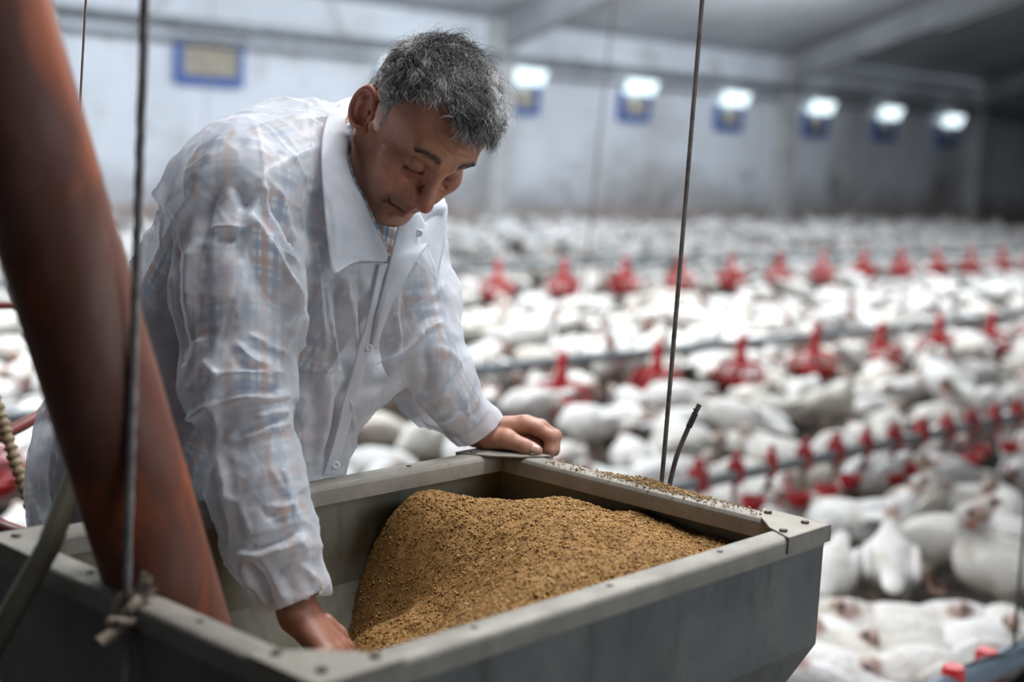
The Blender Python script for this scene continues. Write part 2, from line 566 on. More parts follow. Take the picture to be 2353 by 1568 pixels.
def feeder(a, n, z, rz, label, group):
    global used
    loc = shed(a, n, z)
    if not used:
        used = True; f0.location = loc; f0.rotation_euler = (0, 0, rz); f0['label'] = label; f0['group'] = group; return f0
    return dup(f0, loc, rz, label, group, f0_kids)
# middle line
am, nm = line_at(1300, 7.35)
labm = {0: 'red pan feeder left of the steel cable, first right of the man\'s hand', 1: 'red pan feeder directly behind the steel cable', 2: 'red pan feeder first to the right of the steel cable, middle row',
        3: 'red pan feeder second to the right of the steel cable, middle row', 4: 'red pan feeder third to the right of the steel cable, middle row', 5: 'red pan feeder fourth to the right of the steel cable, middle row',
        6: 'red pan feeder fifth to the right of the steel cable, middle row', 7: 'red pan feeder of the middle row cut by the right edge',
        -1: 'red pan feeder hidden behind the man\'s left forearm', -2: 'red pan feeder showing between the white coat and the hopper rim', -4: 'red pan feeder by the white coat tail at the left edge'}
SPM = .772
for k, lab in labm.items():
    feeder(am + SPM * k, nm, .05 + (.01 if k % 2 else 0), k * .7, lab, 'feeders of the middle line')
# far line
af, nf = line_at(1140, 11.9)
ordn = ['first', 'second', 'third', 'fourth', 'fifth', 'sixth', 'seventh', 'eighth', 'ninth', 'tenth', 'eleventh', 'twelfth', 'thirteenth', 'fourteenth']
for k in range(13):
    feeder(af + .80 * k, nf, .13, k * .9, 'small blurred red feeder, %s from the left in the far row' % ordn[k], 'feeders of the far line')
# line nearest the hopper, bottom right
pn = P(2330, 1512, 3.3); an, nn_ = pn @ EA, pn @ EN
zn = pn[2]
feeder(P(2190, 1590, 3.1) @ EA, nn_, zn - .30, .2, 'red feeder hub at the bottom right, nearest the camera', 'feeders of the near line')
feeder(P(2190, 1590, 3.1) @ EA + .19, nn_ + .02, zn - .31, .5, 'red feeder hub cut by the bottom right corner', 'feeders of the near line')
M_feedpipe = matte('dull_galvanised_pipe', (.10, .13, .145), (.16, .20, .22), 5, .5, .3)
M_nearpipe = matte('blue_grey_pipe', (.10, .14, .18), (.16, .21, .26), 5, .4, .3)
def pipe(a0, a1_, n, z, r_, mat, name, label, cat='pipe'):
    mb = MB(); mb.tube([shed(a0, n, z), shed((a0 + a1_) / 2, n, z), shed(a1_, n, z)], r_, 14)
    return tag(mb.build(name, mat), label, cat)
pipe(am - 9, am + 45, nm + .10, .32, .028, M_feedpipe, 'feed_pipe', 'dark grey feed pipe running behind the middle row of red feeders')
pipe(af - 9, af + 48, nf + .10, .42, .028, M_feedpipe, 'feed_pipe', 'dark grey feed pipe behind the far row of red feeders')
pipe(an - 1.2, an + 30, nn_, zn, .030, M_nearpipe, 'feed_pipe', 'blue grey feed pipe at the bottom right corner')
# drinker line
pd = P(1605, 1092, 5.0); ad, nd, zd = pd @ EA, pd @ EN, P(1990, 1035, 5.72)[2]
M_waterpipe = matte('water_pipe', (.20, .22, .23), (.29, .31, .32), 5, .5, .2)
pipe(ad - 3.2, ad + 36, nd, zd, .024, M_waterpipe, 'water_pipe', 'grey drinker pipe running diagonally in front of the middle feeders')
def make_drinker():
    t = thing('nipple_drinker', '', 'drinker', (0, 0, 0))
    mb = MB(); mb.box((0, 0, .012), (.020, 0, 0), (0, .031, 0), (0, 0, .040)); mb.box((0, 0, .066), (.011, 0, 0), (0, .015, 0), (0, 0, .022))
    mb.build('saddle', M_redd, t, smooth=False)
    mb = MB(); mb.tube([(0, 0, -.02), (0, 0, -.085)], [.012, .009], 10); mb.tube([(0, 0, -.03), (.02, 0, -.09), (.045, 0, -.13)], .007, 8)
    mb.build('nipple', M_bracket, t)
    mb = MB(); mb.lathe([(.001, -.165), (.03, -.162), (.045, -.135), (.05, -.115), (.046, -.115), (.038, -.14), (.001, -.15)], (.055, 0, 0), 18)
    mb.build('cup', M_red, t)
    return t
d0 = make_drinker(); d0k = children_of(d0)
SPD = .2165
for k in range(17):
    loc = shed(ad + SPD * k, nd, zd)
    lab = 'small red nipple drinker with cup, %s from the hopper along the diagonal drinker pipe' % (ordn + ['fifteenth', 'sixteenth', 'seventeenth'])[k]
    rz = AZ * -1 - math.pi / 2 + .8 * math.sin(k * 2.3)
    if k == 0: d0.location = loc; d0.rotation_euler = (0, 0, rz); d0['label'] = lab; d0['group'] = 'nipple drinkers on the water pipe'
    else: dup(d0, loc, rz, lab, 'nipple drinkers on the water pipe', d0k)
# thin hangers of the lines
M_cord = matte('suspension_cord', (.22, .18, .16), None, rough=.8)
def cord(p, q, r_, mat, name, label, cat, n=8):
    mb = MB(); mb.tube([p, (np.asarray(p) + q) / 2, q], r_, n); return tag(mb.build(name, mat), label, cat)
ph = shed(*[line_at(1365, 7.5)[0], nm + .1, .30])
top = P(1425, -150, 7.5)
cord(ph, top, .006, M_cord, 'suspension_cord', 'thin brown hanger cord of the middle feed pipe, left of the steel cable', 'cord')
pk = shed(line_at(480, 15.0)[0], line_at(480, 15.0)[1], .3)
cord(P(465, 420, 16.5), P(490, -60, 16.5), .006, M_cord, 'suspension_cord', 'faint grey cord hanging in front of the closed blue inlet', 'cord')
q = shed(an + .02, nn_, zn + .03); 
cord(P(2329, 1490, 3.28), P(2365, 1080, 3.28), .004, matte('dark_cord', (.05, .05, .05), None, rough=.7), 'suspension_cord', 'thin dark hanger cord above the bottom right feed pipe', 'cord')
mb = MB(); mb.tube([P(2195, 1540, 3.12), P(2240, 1522, 3.16), P(2300, 1505, 3.22), P(2365, 1462, 3.28)], .0035, 6)
tag(mb.build('wire', matte('dark_wire', (.05, .05, .055), None, rough=.6)), 'thin dark wire strung above the bottom right feed pipe', 'wire')

# ================================================================== the flock
def plumage():
    m, n, l, b = nt('plumage')
    b.inputs['Roughness'].default_value = .85
    b.inputs['Specular IOR Level'].default_value = .2
    a = n.new('ShaderNodeAttribute'); a.attribute_name = 'col'
    mp = texco(n, l)
    t = noise(n, l, mp, 16, 5, .6)
    r = ramp(n, ((.30, (.70, .64, .53)), (.52, (1, 1, 1))))
    l.new(t.outputs[0], r.inputs[0])
    oi = n.new('ShaderNodeObjectInfo')
    r2 = ramp(n, ((0, (.82, .78, .70)), (.35, (1, 1, 1)), (.8, (1, .985, .96)), (1, (.90, .87, .83))))
    l.new(oi.outputs['Random'], r2.inputs[0])
    c = mix(n, l, .75, a.outputs['Color'], r.outputs[0], 'MULTIPLY')
    c = mix(n, l, 1.0, c, r2.outputs[0], 'MULTIPLY')
    l.new(c, b.inputs['Base Color'])
    v = n.new('ShaderNodeTexVoronoi'); v.inputs['Scale'].default_value = 55
    l.new(mp.outputs[0], v.inputs['Vector'])
    bump(n, l, v.outputs[0], .35, .012, b)
    return m
M_bird = plumage()
def bird_sdf(kind):
    """a young white turkey; +x is where it faces, z up, feet at z = 0. returns f, paint function"""
    if kind == 'stand':   bz, neck = .215, [(.10, 0, .25), (.16, 0, .33), (.175, 0, .385), (.205, 0, .392)]
    elif kind == 'lie':   bz, neck = .105, [(.10, 0, .13), (.165, 0, .175), (.18, 0, .215), (.21, 0, .215)]
    elif kind == 'rest':  bz, neck = .105, [(.10, 0, .13), (.17, 0, .145), (.205, .01, .16), (.235, .015, .155)]
    elif kind == 'peck':  bz, neck = .205, [(.11, 0, .22), (.185, 0, .17), (.215, 0, .10), (.225, 0, .065)]
    elif kind == 'turn':  bz, neck = .215, [(.09, 0, .26), (.13, .03, .35), (.115, .07, .40), (.09, .10, .405)]
    elif kind == 'tuck':  bz, neck = .105, [(.09, 0, .15), (.12, .04, .20), (.09, .075, .215), (.06, .09, .20)]
    tilt = .16 if kind in ('stand', 'turn') else (-.25 if kind == 'peck' else .05)
    c, s = math.cos(tilt), math.sin(tilt)
    R = np.array([[c, 0, -s], [0, 1, 0], [s, 0, c]])
    nk = [np.array(q, float) for q in neck]
    hd = nk[3] - nk[2]; hu = unit(hd)
    def f(p):
        b = ell(p, (0, 0, bz), (.155, .100, .098), R)
        b = smin(b, ell(p, np.array([.065, 0, bz - .01]), (.085, .085, .088)), .04)       # breast
        tl = R @ np.array([-.20, 0, .02]) + (0, 0, bz)
        b = smin(b, ell(p, tl, (.085, .040, .022), R), .045)                              # tail
        for sgn in (-1, 1):
            b = smin(b, ell(p, R @ np.array([-.03, sgn * .088, .015]) + (0, 0, bz), (.115, .022, .060), R), .015)   # wing
        b = smin(b, cone(p, nk[0], nk[1], .052, .030), .05)
        b = smin(b, cone(p, nk[1], nk[2], .028, .024), .02)
        b = smin(b, ell(p, nk[2] + hu * .012, (.034, .023, .025), np.stack([hu, [0, 1, 0] if abs(hu[1]) < .8 else [1, 0, 0], np.cross(hu, [0, 1, 0] if abs(hu[1]) < .8 else [1, 0, 0])], 1)), .012)
        b = smin(b, cone(p, nk[2] + hu * .035, nk[2] + hu * .062 - (0, 0, .006), .011, .004), .008)   # beak
        b = smin(b, cone(p, nk[2] + hu * .018 - (0, 0, .02), nk[2] + hu * .014 - (0, 0, .048), .010, .008), .010)  # wattle
        if kind in ('stand', 'peck', 'turn'):
            for sgn in (-1, 1):
                hip = np.array([-.015, sgn * .05, bz - .06]); kn = np.array([-.03, sgn * .052, .075]); ft = np.array([-.005, sgn * .055, .012])
                b = smin(b, cone(p, hip, kn, .040, .016), .03)
                b = smin(b, cone(p, kn, ft, .013, .012), .006)
                for ang in (-.5, 0, .5):
                    b = smin(b, cone(p, ft, ft + (.055 * math.cos(ang), .055 * math.sin(ang), -.004), .010, .006), .006)
        return b
    def paint(v):
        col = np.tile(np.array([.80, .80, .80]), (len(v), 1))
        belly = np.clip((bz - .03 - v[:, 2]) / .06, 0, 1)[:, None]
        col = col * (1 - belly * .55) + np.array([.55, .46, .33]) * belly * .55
        d, _ = seg_info(v, nk[1] * .4 + nk[2] * .6, nk[3] + hu * .03)
        hm = np.clip((.042 - d) / .012, 0, 1)[:, None]
        col = col * (1 - hm) + np.array([.50, .37, .34]) * hm
        d2, _ = seg_info(v, nk[2] + hu * .03, nk[2] + hu * .065 - np.array([0, 0, .006]))
        bm = np.clip((.016 - d2) / .006, 0, 1)[:, None]
        col = col * (1 - bm) + np.array([.34, .25, .18]) * bm
        d3 = np.linalg.norm(v - (nk[2] + hu * .016 - np.array([0, 0, .042])), axis=1)
        wm = np.clip((.024 - d3) / .008, 0, 1)[:, None]
        col = col * (1 - wm) + np.array([.55, .10, .10]) * wm
        for sgn in (-1, 1):
            side = unit(np.cross(hu, [0, 0, 1]) if abs(hu[2]) < .95 else [0, 1, 0])
            de = np.linalg.norm(v - (nk[2] + hu * .022 + side * sgn * .02 + np.array([0, 0, .005])), axis=1)
            em = np.clip((.013 - de) / .003, 0, 1)[:, None]
            col = col * (1 - em) + np.array([.02, .015, .015]) * em
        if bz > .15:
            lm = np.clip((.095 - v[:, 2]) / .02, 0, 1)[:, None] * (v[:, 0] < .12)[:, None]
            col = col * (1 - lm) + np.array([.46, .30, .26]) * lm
        return col
    return f, paint
BIRDS = {}
LOWB = {}
for kd in ('stand', 'lie', 'rest', 'peck', 'turn', 'tuck'):
    f, paint = bird_sdf(kd)
    v, fa = nets(f, (-.34, -.2, -.03), (.34, .2, .52), .0085)
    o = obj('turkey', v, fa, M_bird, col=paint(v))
    BIRDS[kd] = o
    v2, fa2 = nets(f, (-.34, -.2, -.03), (.34, .2, .52), .024, blk=8, newton=1)
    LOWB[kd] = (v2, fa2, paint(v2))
first = set()
placed = []
def bird(kind, x, y, rz, s, label, group):
    src = BIRDS[kind]
    if kind not in first: first.add(kind); o = src
    else: o = src.copy(); COL.objects.link(o)
    o.location = (x, y, -.002); o.rotation_euler = (0, 0, rz); o.scale = (s, s, s)
    tag(o, label, 'turkey', group)
    placed.append((x, y)); return o
# the birds that can be told apart, bottom right: photo pixel of the body's middle, kind, heading in degrees (0 = to the right), size, label
near = [
    (2046, 1298, 'stand', 78, .86, 'white bird standing with its round rump to the camera over the bare dark litter'),
    (1912, 1312, 'peck', 250, .80, 'white bird stooping its head to the litter right beside the hopper corner'),
    (2155, 1238, 'stand', -20, .86, 'white bird standing with a reddish head, right behind the bird showing its rump'),
    (2305, 1305, 'turn', 160, .95, 'large white bird standing at the right edge beside the bare litter, head turned'),
    (2312, 1190, 'tuck', 75, .95, 'round white bird resting alone on dark litter at the right edge'),
    (1945, 1446, 'rest', 185, .88, 'white bird lying flat against the hopper side, in front of the bare litter'),
    (2062, 1456, 'lie', -15, .88, 'white bird lying with raised pink-tipped head in the middle of the front row'),
    (2205, 1454, 'rest', 190, .92, 'white bird lying with its head low, second from the right in the front row'),
    (2305, 1464, 'lie', 255, .92, 'white bird with a dark upright neck facing the camera, right end of front row'),
    (1912, 1492, 'lie', 290, .9, 'white bird with a red-combed head facing the camera, low beside the hopper'),
    (2085, 1492, 'lie', 172, .95, 'white bird lying behind, its face turned left to the red-headed one'),
    (2005, 1535, 'lie', 165, .92, 'white bird lying at the very bottom with its head towards the hopper'),
    (2235, 1502, 'rest', 15, .95, 'white bird lying flat just above the bottom right feed pipe'),
    (1885, 1560, 'tuck', 150, .9, 'white bird half cut by the bottom edge beside the hopper\'s sloping base'),
    (2120, 1560, 'rest', 200, .9, 'white bird at the bottom edge left of the red feeder hub'),
    (2005, 1205, 'stand', 10, .88, 'white bird standing with a dark-shaded upright neck left behind the bare litter'),
    (2165, 1095, 'lie', 185, 1.0, 'yellowish-bellied white bird resting just below the drinker pipe'),
    (1940, 1205, 'peck', 120, .88, 'white bird stooping close behind the hopper corner bolts'),
    (2240, 1165, 'lie', 200, .9, 'white bird lying left of the lone round one at the right edge'),
    (2110, 1165, 'turn', 40, .85, 'white bird standing with head turned back between the cups and the bare litter'),
    (1915, 1240, 'tuck', 30, .8, 'small white bird lying tight against the hopper\'s outer corner'),
]
for px, py, kd, hd_, s, lab in near:
    bz = {'stand': .21, 'peck': .2, 'turn': .21}.get(kd, .10)
    g = onz(px, py, bz * s)
    bird(kd, g[0], g[1], math.radians(hd_), s, lab, 'birds in front, bottom right')
bare = [onz(x_, y_, 0) for x_ in range(1900, 2300, 60) for y_ in (1345, 1395)]
hop = np.array([.1, 1.5])
cand = []
def blocked(x, y, dmin):
    for (bx, by) in placed:
        if (bx - x) ** 2 + (by - y) ** 2 < dmin * dmin: return True
    return False
kinds = ['stand', 'lie', 'rest', 'lie', 'peck', 'turn', 'tuck', 'lie', 'rest', 'peck']
rr = random.Random(11)
grid = {}
def near_taken(x, y, dmin):
    gx, gy = int(x / .3), int(y / .3)
    for i in range(gx - 1, gx + 2):
        for j in range(gy - 1, gy + 2):
            for (bx, by) in grid.get((i, j), ()):
                if (bx - x) ** 2 + (by - y) ** 2 < dmin * dmin: return True
    return False
for (x, y) in placed: grid.setdefault((int(x / .3), int(y / .3)), []).append((x, y))
feet = [(shed(am + SPM * k, nm)[0], shed(am + SPM * k, nm)[1]) for k in range(-8, 24)] + [(shed(af + .8 * k, nf)[0], shed(af + .8 * k, nf)[1]) for k in range(-6, 24)]
pts = []
for tries in range(110000):
    d = 2.3 + (34 - 2.3) * rr.random()
    az = math.radians(-50 + 96 * rr.random())
    # uniform in area: accept in proportion to distance
    if rr.random() > d / 34: continue
    x, y = d * math.sin(az), d * math.cos(az)
    n_ = -x * math.cos(AZ) + y * math.sin(AZ)
    if n_ > WALLD - .45: continue
    if x < .85 and y < 3.6: continue
    if x < -.2 and d < 3.9: continue
    if d < 5.0 and x > 0:
        u_, v_, _q = proj((x, y, .15))
        if 1840 < u_ < 2480 and v_ > 1230: continue          # the front row is set bird by bird
    dm = .27 if d < 13 else .34
    if near_taken(x, y, dm): continue
    if any(math.hypot(x - b[0], y - b[1]) < .30 for b in bare): continue
    if any((x - q[0]) ** 2 + (y - q[1]) ** 2 < .05 for q in feet): continue
    hid = False
    for q in feet:                                   # keep the near side of each feeder open, where birds eat with heads down
        if abs(q[0] - x) > .6 or abs(q[1] - y) > .6: continue
        r_q = math.hypot(*q); ux, uy = -q[0] / r_q, -q[1] / r_q
        al = (x - q[0]) * ux + (y - q[1]) * uy; la = abs((x - q[0]) * uy - (y - q[1]) * ux)
        if 0 < al < .42 and la < .13: hid = True
    if hid: continue
    grid.setdefault((int(x / .3), int(y / .3)), []).append((x, y))
    pts.append((d, x, y))
pts.sort()
def seen(x, y):
    u, v, d = proj((x, y, .15))
    if u < -40 or u > IMW + 40 or v > IMH + 60: return False
    if 110 < u < 830: return False                              # behind the tube, the man and the hopper
    if u < 1060 and v < 880 and u > 830: return False           # behind his chest and sleeve
    if 830 <= u < 1900 and v > 1050 + max(0, (u - 1150) * .24): return False
    return True
n_ind = len(placed); rest_l = []
for d, x, y in pts:
    kd = rr.choice(kinds); rz = rr.random() * 6.283; s = .80 + .22 * rr.random()
    n__ = -x * math.cos(AZ) + y * math.sin(AZ)
    if nm - .75 < n__ < nm + .05 or nd - .6 < n__ < nd + .15 or nf - .9 < n__ < nf: kd = rr.choice(('lie', 'rest', 'tuck', 'rest', 'peck')); s *= .95
    if n_ind < 300 and seen(x, y):
        u, v, dd = proj((x, y, .15))
        nn2 = -x * math.cos(AZ) + y * math.sin(AZ)
        if u < 300: lab, gp = 'blurred white bird in the crowd left of the orange tube', 'birds left of the tube'
        elif nn2 < nd: lab, gp = 'blurred white bird in the crowd between the hopper and the drinker pipe', 'birds before the drinker pipe'
        elif nn2 < nm: lab, gp = 'blurred white bird in the crowd between the drinker pipe and the middle feeders', 'birds between drinkers and middle feeders'
        else: lab, gp = 'blurred white bird in the crowd behind the middle feeders', 'birds behind the middle feeders'
        bird(kd, x, y, rz, s, lab, gp); n_ind += 1
    else: rest_l.append((kd, x, y, rz, s))
VV, FF, CC = [], [], []; o_ = 0
for kd, x, y, rz, s in rest_l:
    v, fa, c = LOWB[kd]
    cs, sn = math.cos(rz), math.sin(rz)
    w = np.stack([x + s * (cs * v[:, 0] - sn * v[:, 1]), y + s * (sn * v[:, 0] + cs * v[:, 1]), s * v[:, 2]], 1)
    VV.append(w); FF.append(fa + o_); CC.append(c * (0.86 + .14 * rr.random())); o_ += len(v)
if VV:
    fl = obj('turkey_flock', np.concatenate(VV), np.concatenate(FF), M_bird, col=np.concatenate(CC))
    tag(fl, 'dense blurred flock of white birds filling the shed towards the far wall', 'flock', None, 'stuff')
print('birds', n_ind, 'rest', len(rest_l), o_)
# ================================================================== the hopper
def galvanised(name, c1, c2, c3, rough=.55, metal=.35, scale=5):
    m, n, l, b = nt(name)
    b.inputs['Metallic'].default_value = metal
    mp = texco(n, l)
    t = noise(n, l, mp, scale, 8, .65, .3)
    r = ramp(n, ((.30, c1), (.5, c2), (.72, c3)))
    l.new(t.outputs[0], r.inputs[0])
    mp2 = texco(n, l, (1, 1, .25))
    t2 = noise(n, l, mp2, 26, 6, .7)
    r2 = ramp(n, ((.28, (.55, .52, .46)), (.45, (1, 1, 1))))
    l.new(t2.outputs[0], r2.inputs[0])
    c = mix(n, l, .7, r.outputs[0], r2.outputs[0], 'MULTIPLY')
    v = n.new('ShaderNodeTexVoronoi'); v.inputs['Scale'].default_value = 95; v.feature = 'F1'
    l.new(mp.outputs[0], v.inputs['Vector'])
    r3 = ramp(n, ((.06, (.25, .2, .15)), (.13, (1, 1, 1))))
    l.new(v.outputs[0], r3.inputs[0])
    c = mix(n, l, .55, c, r3.outputs[0], 'MULTIPLY')
    l.new(c, b.inputs['Base Color'])
    rr_ = ramp(n, ((.3, (rough - .12,) * 3), (.7, (rough + .18,) * 3)))
    l.new(t2.outputs[0], rr_.inputs[0]); l.new(rr_.outputs[0], b.inputs['Roughness'])
    t3 = noise(n, l, mp, 180, 3); bump(n, l, t3.outputs[0], .12, .002, b)
    return m
M_sheet = galvanised('galvanised_sheet', (.10, .105, .10), (.15, .154, .15), (.21, .21, .195), .5, .45)
M_rim = galvanised('dusty_rim', (.19, .175, .15), (.26, .24, .205), (.35, .32, .27), .62, .2, 9)
M_plate = galvanised('dusty_plate', (.20, .18, .15), (.27, .245, .205), (.34, .31, .26), .62, .2, 8)
M_bolt = matte('bolt_steel', (.09, .075, .06), (.16, .13, .10), 60, .5, .5)

RZH = 1.0                                         # rim height
_c = [onz(*q, RZH) for q in ((-20, 1240), (1148, 1030), (1900, 1211), (735, 1580))]
HU = unit(_c[1] - _c[0] + _c[2] - _c[3])
HV = np.cross([0, 0, 1.], HU); HV *= np.sign(HV @ (_c[2] - _c[1]))
LU = float(np.linalg.norm(_c[1] - _c[0] + _c[2] - _c[3]) / 2)
LV = float(((_c[2] - _c[1]) @ HV + (_c[3] - _c[0]) @ HV) / 2)
HO = sum(_c) / 4 - HU * LU / 2 - HV * LV / 2
ZA = np.array([0, 0, 1.])
def hp(u, v, z): return HO + HU * u + HV * v + ZA * (z - HO[2])
HC = hp(LU / 2, LV / 2, 0)
hopper = thing('feed_hopper', 'large square grey sheet metal feed hopper heaped with brown feed, in front of the man', 'hopper', (HC[0], HC[1], RZH - .62))
WALL, TAP, OUT = .150, .62, .09
def loop(du, z): return [hp(du, du, z), hp(LU - du, du, z), hp(LU - du, LV - du, z), hp(du, LV - du, z)]
def outl(z, r_): return [hp(LU / 2 - r_, LV / 2 - r_, z), hp(LU / 2 + r_, LV / 2 - r_, z), hp(LU / 2 + r_, LV / 2 + r_, z), hp(LU / 2 - r_, LV / 2 + r_, z)]
def strip(loops, closed=True):
    v = [p for l_ in loops for p in l_]; n = len(loops[0]); f = []
    for i in range(len(loops) - 1):
        for k in range(n):
            f.append((i * n + k, i * n + (k + 1) % n, (i + 1) * n + (k + 1) % n, (i + 1) * n + k))
    return v, f
t_ = .0025
v, f = strip([loop(0, RZH - .004), loop(0, RZH - WALL), outl(RZH - TAP, OUT), outl(RZH - TAP, OUT - t_), loop(t_, RZH - WALL + .001), loop(t_, RZH - .004), loop(0, RZH - .004)])
bb_ = obj('bin_body', v, f, M_sheet, hopper, smooth=False)
M_inner = galvanised('dusty_lightened_inner_sheet', (.17, .17, .135), (.25, .25, .20), (.33, .32, .26), .7, .05, 7)
bb_.data.materials.append(M_inner)
for pl_ in bb_.data.polygons:
    if 12 <= pl_.index < 20: pl_.material_index = 1            # inside faces: dusty sheet, made paler to paint in the light there
# welded fold along the bottom of the straight wall
FW, LIP = .034, .024
def rim_piece(p0, p1, inw, name='rim'):
    """rolled top edge from p0 to p1; inw points into the bin"""
    e = unit(p1 - p0)
    prof = [(-.003, -.022), (-.003, -.003), (-.001, 0.0), (.004, .0022), (FW - .008, .0022), (FW - .003, .0005), (FW, -.004), (FW + .0005, -LIP), (FW - .0025, -LIP), (FW - .004, -.006), (FW - .009, -.0012), (.0015, -.0012), (.0012, -.022)]
    n = len(prof); v = []; f = []
    for q in (p0, p1):
        v += [q + inw * a + ZA * b for a, b in prof]
    for k in range(n): f.append((k, (k + 1) % n, n + (k + 1) % n, n + k))
    f.append(tuple(range(n))[::-1]); f.append(tuple(range(n, 2 * n)))
    o = obj(name, v, f, M_rim, hopper, smooth=50)
    bv = o.modifiers.new('bevel', 'BEVEL'); bv.width = .0008; bv.segments = 2; bv.limit_method = 'ANGLE'
    return o
E_ = FW * 1.0
rim_piece(hp(.004, 0, RZH), hp(LU - .004, 0, RZH), HV)
rim_piece(hp(.004, LV, RZH), hp(LU - .004, LV, RZH), -HV)
rim_piece(hp(0, .004, RZH - .0006), hp(0, LV - .004, RZH - .0006), HU)
rim_piece(hp(LU, .004, RZH - .0006), hp(LU, LV - .004, RZH - .0006), -HU)
def plate(cu, cv, su, sv):
    """corner gusset lying over two rims; su, sv point into the bin"""
    a, b = .092, .030
    out = [(-.005, -.005), (a, -.005), (a, b), (a - .030, FW + .002), (FW + .024, FW + .024), (FW + .002, a - .030), (b, a), (-.005, a)]
    out = [(-.0055, -.0055), (a, -.0055), (FW + .036, FW + .001), (FW + .001, FW + .036), (-.0055, a)]
    zt, zb = RZH + .0042, RZH + .0023
    top = [hp(cu + su * x, cv + sv * y, zt) for x, y in out]; bot = [hp(cu + su * x, cv + sv * y, zb) for x, y in out]
    n = len(out); v = top + bot
    f = [tuple(range(n)), tuple(range(n, 2 * n))[::-1]] + [(k, (k + 1) % n, n + (k + 1) % n, n + k) for k in range(n)]
    # the two folded-down lips
    def lip(q0, q1, outw):
        nonlocal v, f
        s = len(v); dn = ZA * -.021
        a0 = hp(*q0, zt); a1_ = hp(*q1, zt)
        v = v + [a0, a1_, a1_ + dn, a0 + dn, a0 - outw * .0022, a1_ - outw * .0022, a1_ + dn - outw * .0022, a0 + dn - outw * .0022]
        f = f + [(s, s + 1, s + 2, s + 3), (s + 4, s + 7, s + 6, s + 5), (s, s + 4, s + 5, s + 1), (s + 2, s + 6, s + 7, s + 3), (s + 1, s + 5, s + 6, s + 2), (s, s + 3, s + 7, s + 4)]
    lip((cu + su * -.0055, cv + sv * -.0055), (cu + su * a, cv + sv * -.0055), -HV * sv)
    lip((cu + su * -.0055, cv + sv * -.0055), (cu + su * -.0055, cv + sv * a), -HU * su)
    o = obj('corner_plate', v, f, M_plate, hopper, smooth=False)
    o2 = o.modifiers.new('bevel', 'BEVEL'); o2.width = .0007; o2.segments = 2
    for x, y in ((.018, .018), (.074, .014), (.014, .074)):
        mb = MB(); c = hp(cu + su * x, cv + sv * y, zt)
        mb.lathe([(.0001, .0034), (.0042, .0034), (.0052, .0024), (.0052, -.0005)], c, 6)
        mb.build('bolt', M_bolt, o, smooth=30)
plate(0, 0, 1, 1); plate(LU, 0, -1, 1); plate(LU, LV, -1, -1); plate(0, LV, 1, -1)
for uu in (.20, .40, .60):
    for vv, s in ((.016, 1), (LV - .016, -1)):
        mb = MB(); mb.lathe([(.0001, .0022), (.003, .0016), (.004, 0)], hp(uu, vv, RZH + .0022), 10); mb.build('rivet', M_bolt, hopper)
for vv in (.17, .36):
    for uu in (.016, LU - .016):
        mb = MB(); mb.lathe([(.0001, .0022), (.003, .0016), (.004, 0)], hp(uu, vv, RZH + .0016), 10); mb.build('rivet', M_bolt, hopper)
mb = MB()
mb.box(HC + ZA * (RZH - TAP - .05), HU * (OUT + .01), HV * (OUT + .01), ZA * .05); mb.tube([hp(LU / 2 - .35, LV / 2, RZH - TAP - .06), hp(LU / 2 + .35, LV / 2, RZH - TAP - .06)], .04, 16)
mb.build('outlet', M_sheet, hopper, smooth=40)

# ------------------------------------------------------------------ the feed
M_feed = None
def feed_mat():
    m, n, l, b = nt('ground_feed')
    b.inputs['Roughness'].default_value = .78
    b.inputs['Specular IOR Level'].default_value = .3
    a = n.new('ShaderNodeAttribute'); a.attribute_name = 'col'
    mp = texco(n, l)
    t = noise(n, l, mp, 420, 4, .7)
    r = ramp(n, ((.30, (.45, .40, .34)), (.55, (1, 1, 1)), (.75, (1.35, 1.3, 1.2))))
    l.new(t.outputs[0], r.inputs[0])
    c = mix(n, l, .9, a.outputs['Color'], r.outputs[0], 'MULTIPLY')
    l.new(c, b.inputs['Base Color'])
    bump(n, l, t.outputs[0], .6, .003, b)
    return m
M_feed = feed_mat()
ctrl = [(.54, .068, .952), (.625, .095, .966), (.68, .14, .964), (.74, .19, .964), (.785, .26, .960), (.768, .415, .955), (.80, .54, .93), (.80, .10, .93), (.80, .02, .91), (.66, .0, .925), (.56, .0, .905),
        (.50, .03, .81), (.515, .06, .89), (.48, .0, .74), (.49, .10, .815), (.44, .0, .72), (.47, .21, .868), (.40, .25, .86), (.34, .36, .915), (.30, .45, .92), (.25, .54, .90),
        (.56, .25, .962), (.62, .35, .972), (.50, .33, .950), (.55, .45, .965), (.68, .46, .962), (.45, .50, .945), (.60, .54, .95), (.56, .15, .950),
        (.20, .30, .78), (.15, .45, .80), (.10, .10, .62), (.30, .10, .76), (.38, .10, .795), (.36, .06, .785), (.43, .13, .835), (.41, .18, .845), (.46, .165, .858), (.0, .0, .6), (.0, .54, .75)]
_cu = np.array([[a, b] for a, b, c in ctrl]); _cz = np.array([c for a, b, c in ctrl])
def _phi(d): return np.sqrt(d * d + .05 ** 2)
_A = _phi(np.linalg.norm(_cu[:, None] - _cu[None], axis=2)) + np.eye(len(ctrl)) * -.002
_w = np.linalg.solve(_A, _cz - _cz.mean())
def heap(u, v):
    u = np.asarray(u, float); v = np.asarray(v, float)
    d = np.sqrt((u[:, None] - _cu[:, 0]) ** 2 + (v[:, None] - _cu[:, 1]) ** 2)
    z = _phi(d) @ _w + _cz.mean()
    p = np.stack([u * 14, v * 14, z * 0 + 3.3], 1)
    z = z + .010 * fbm(p, 3, 3) + .0035 * fbm(p * 4, 2, 9)
    return np.minimum(z, .985)
NU, NV = 300, 210
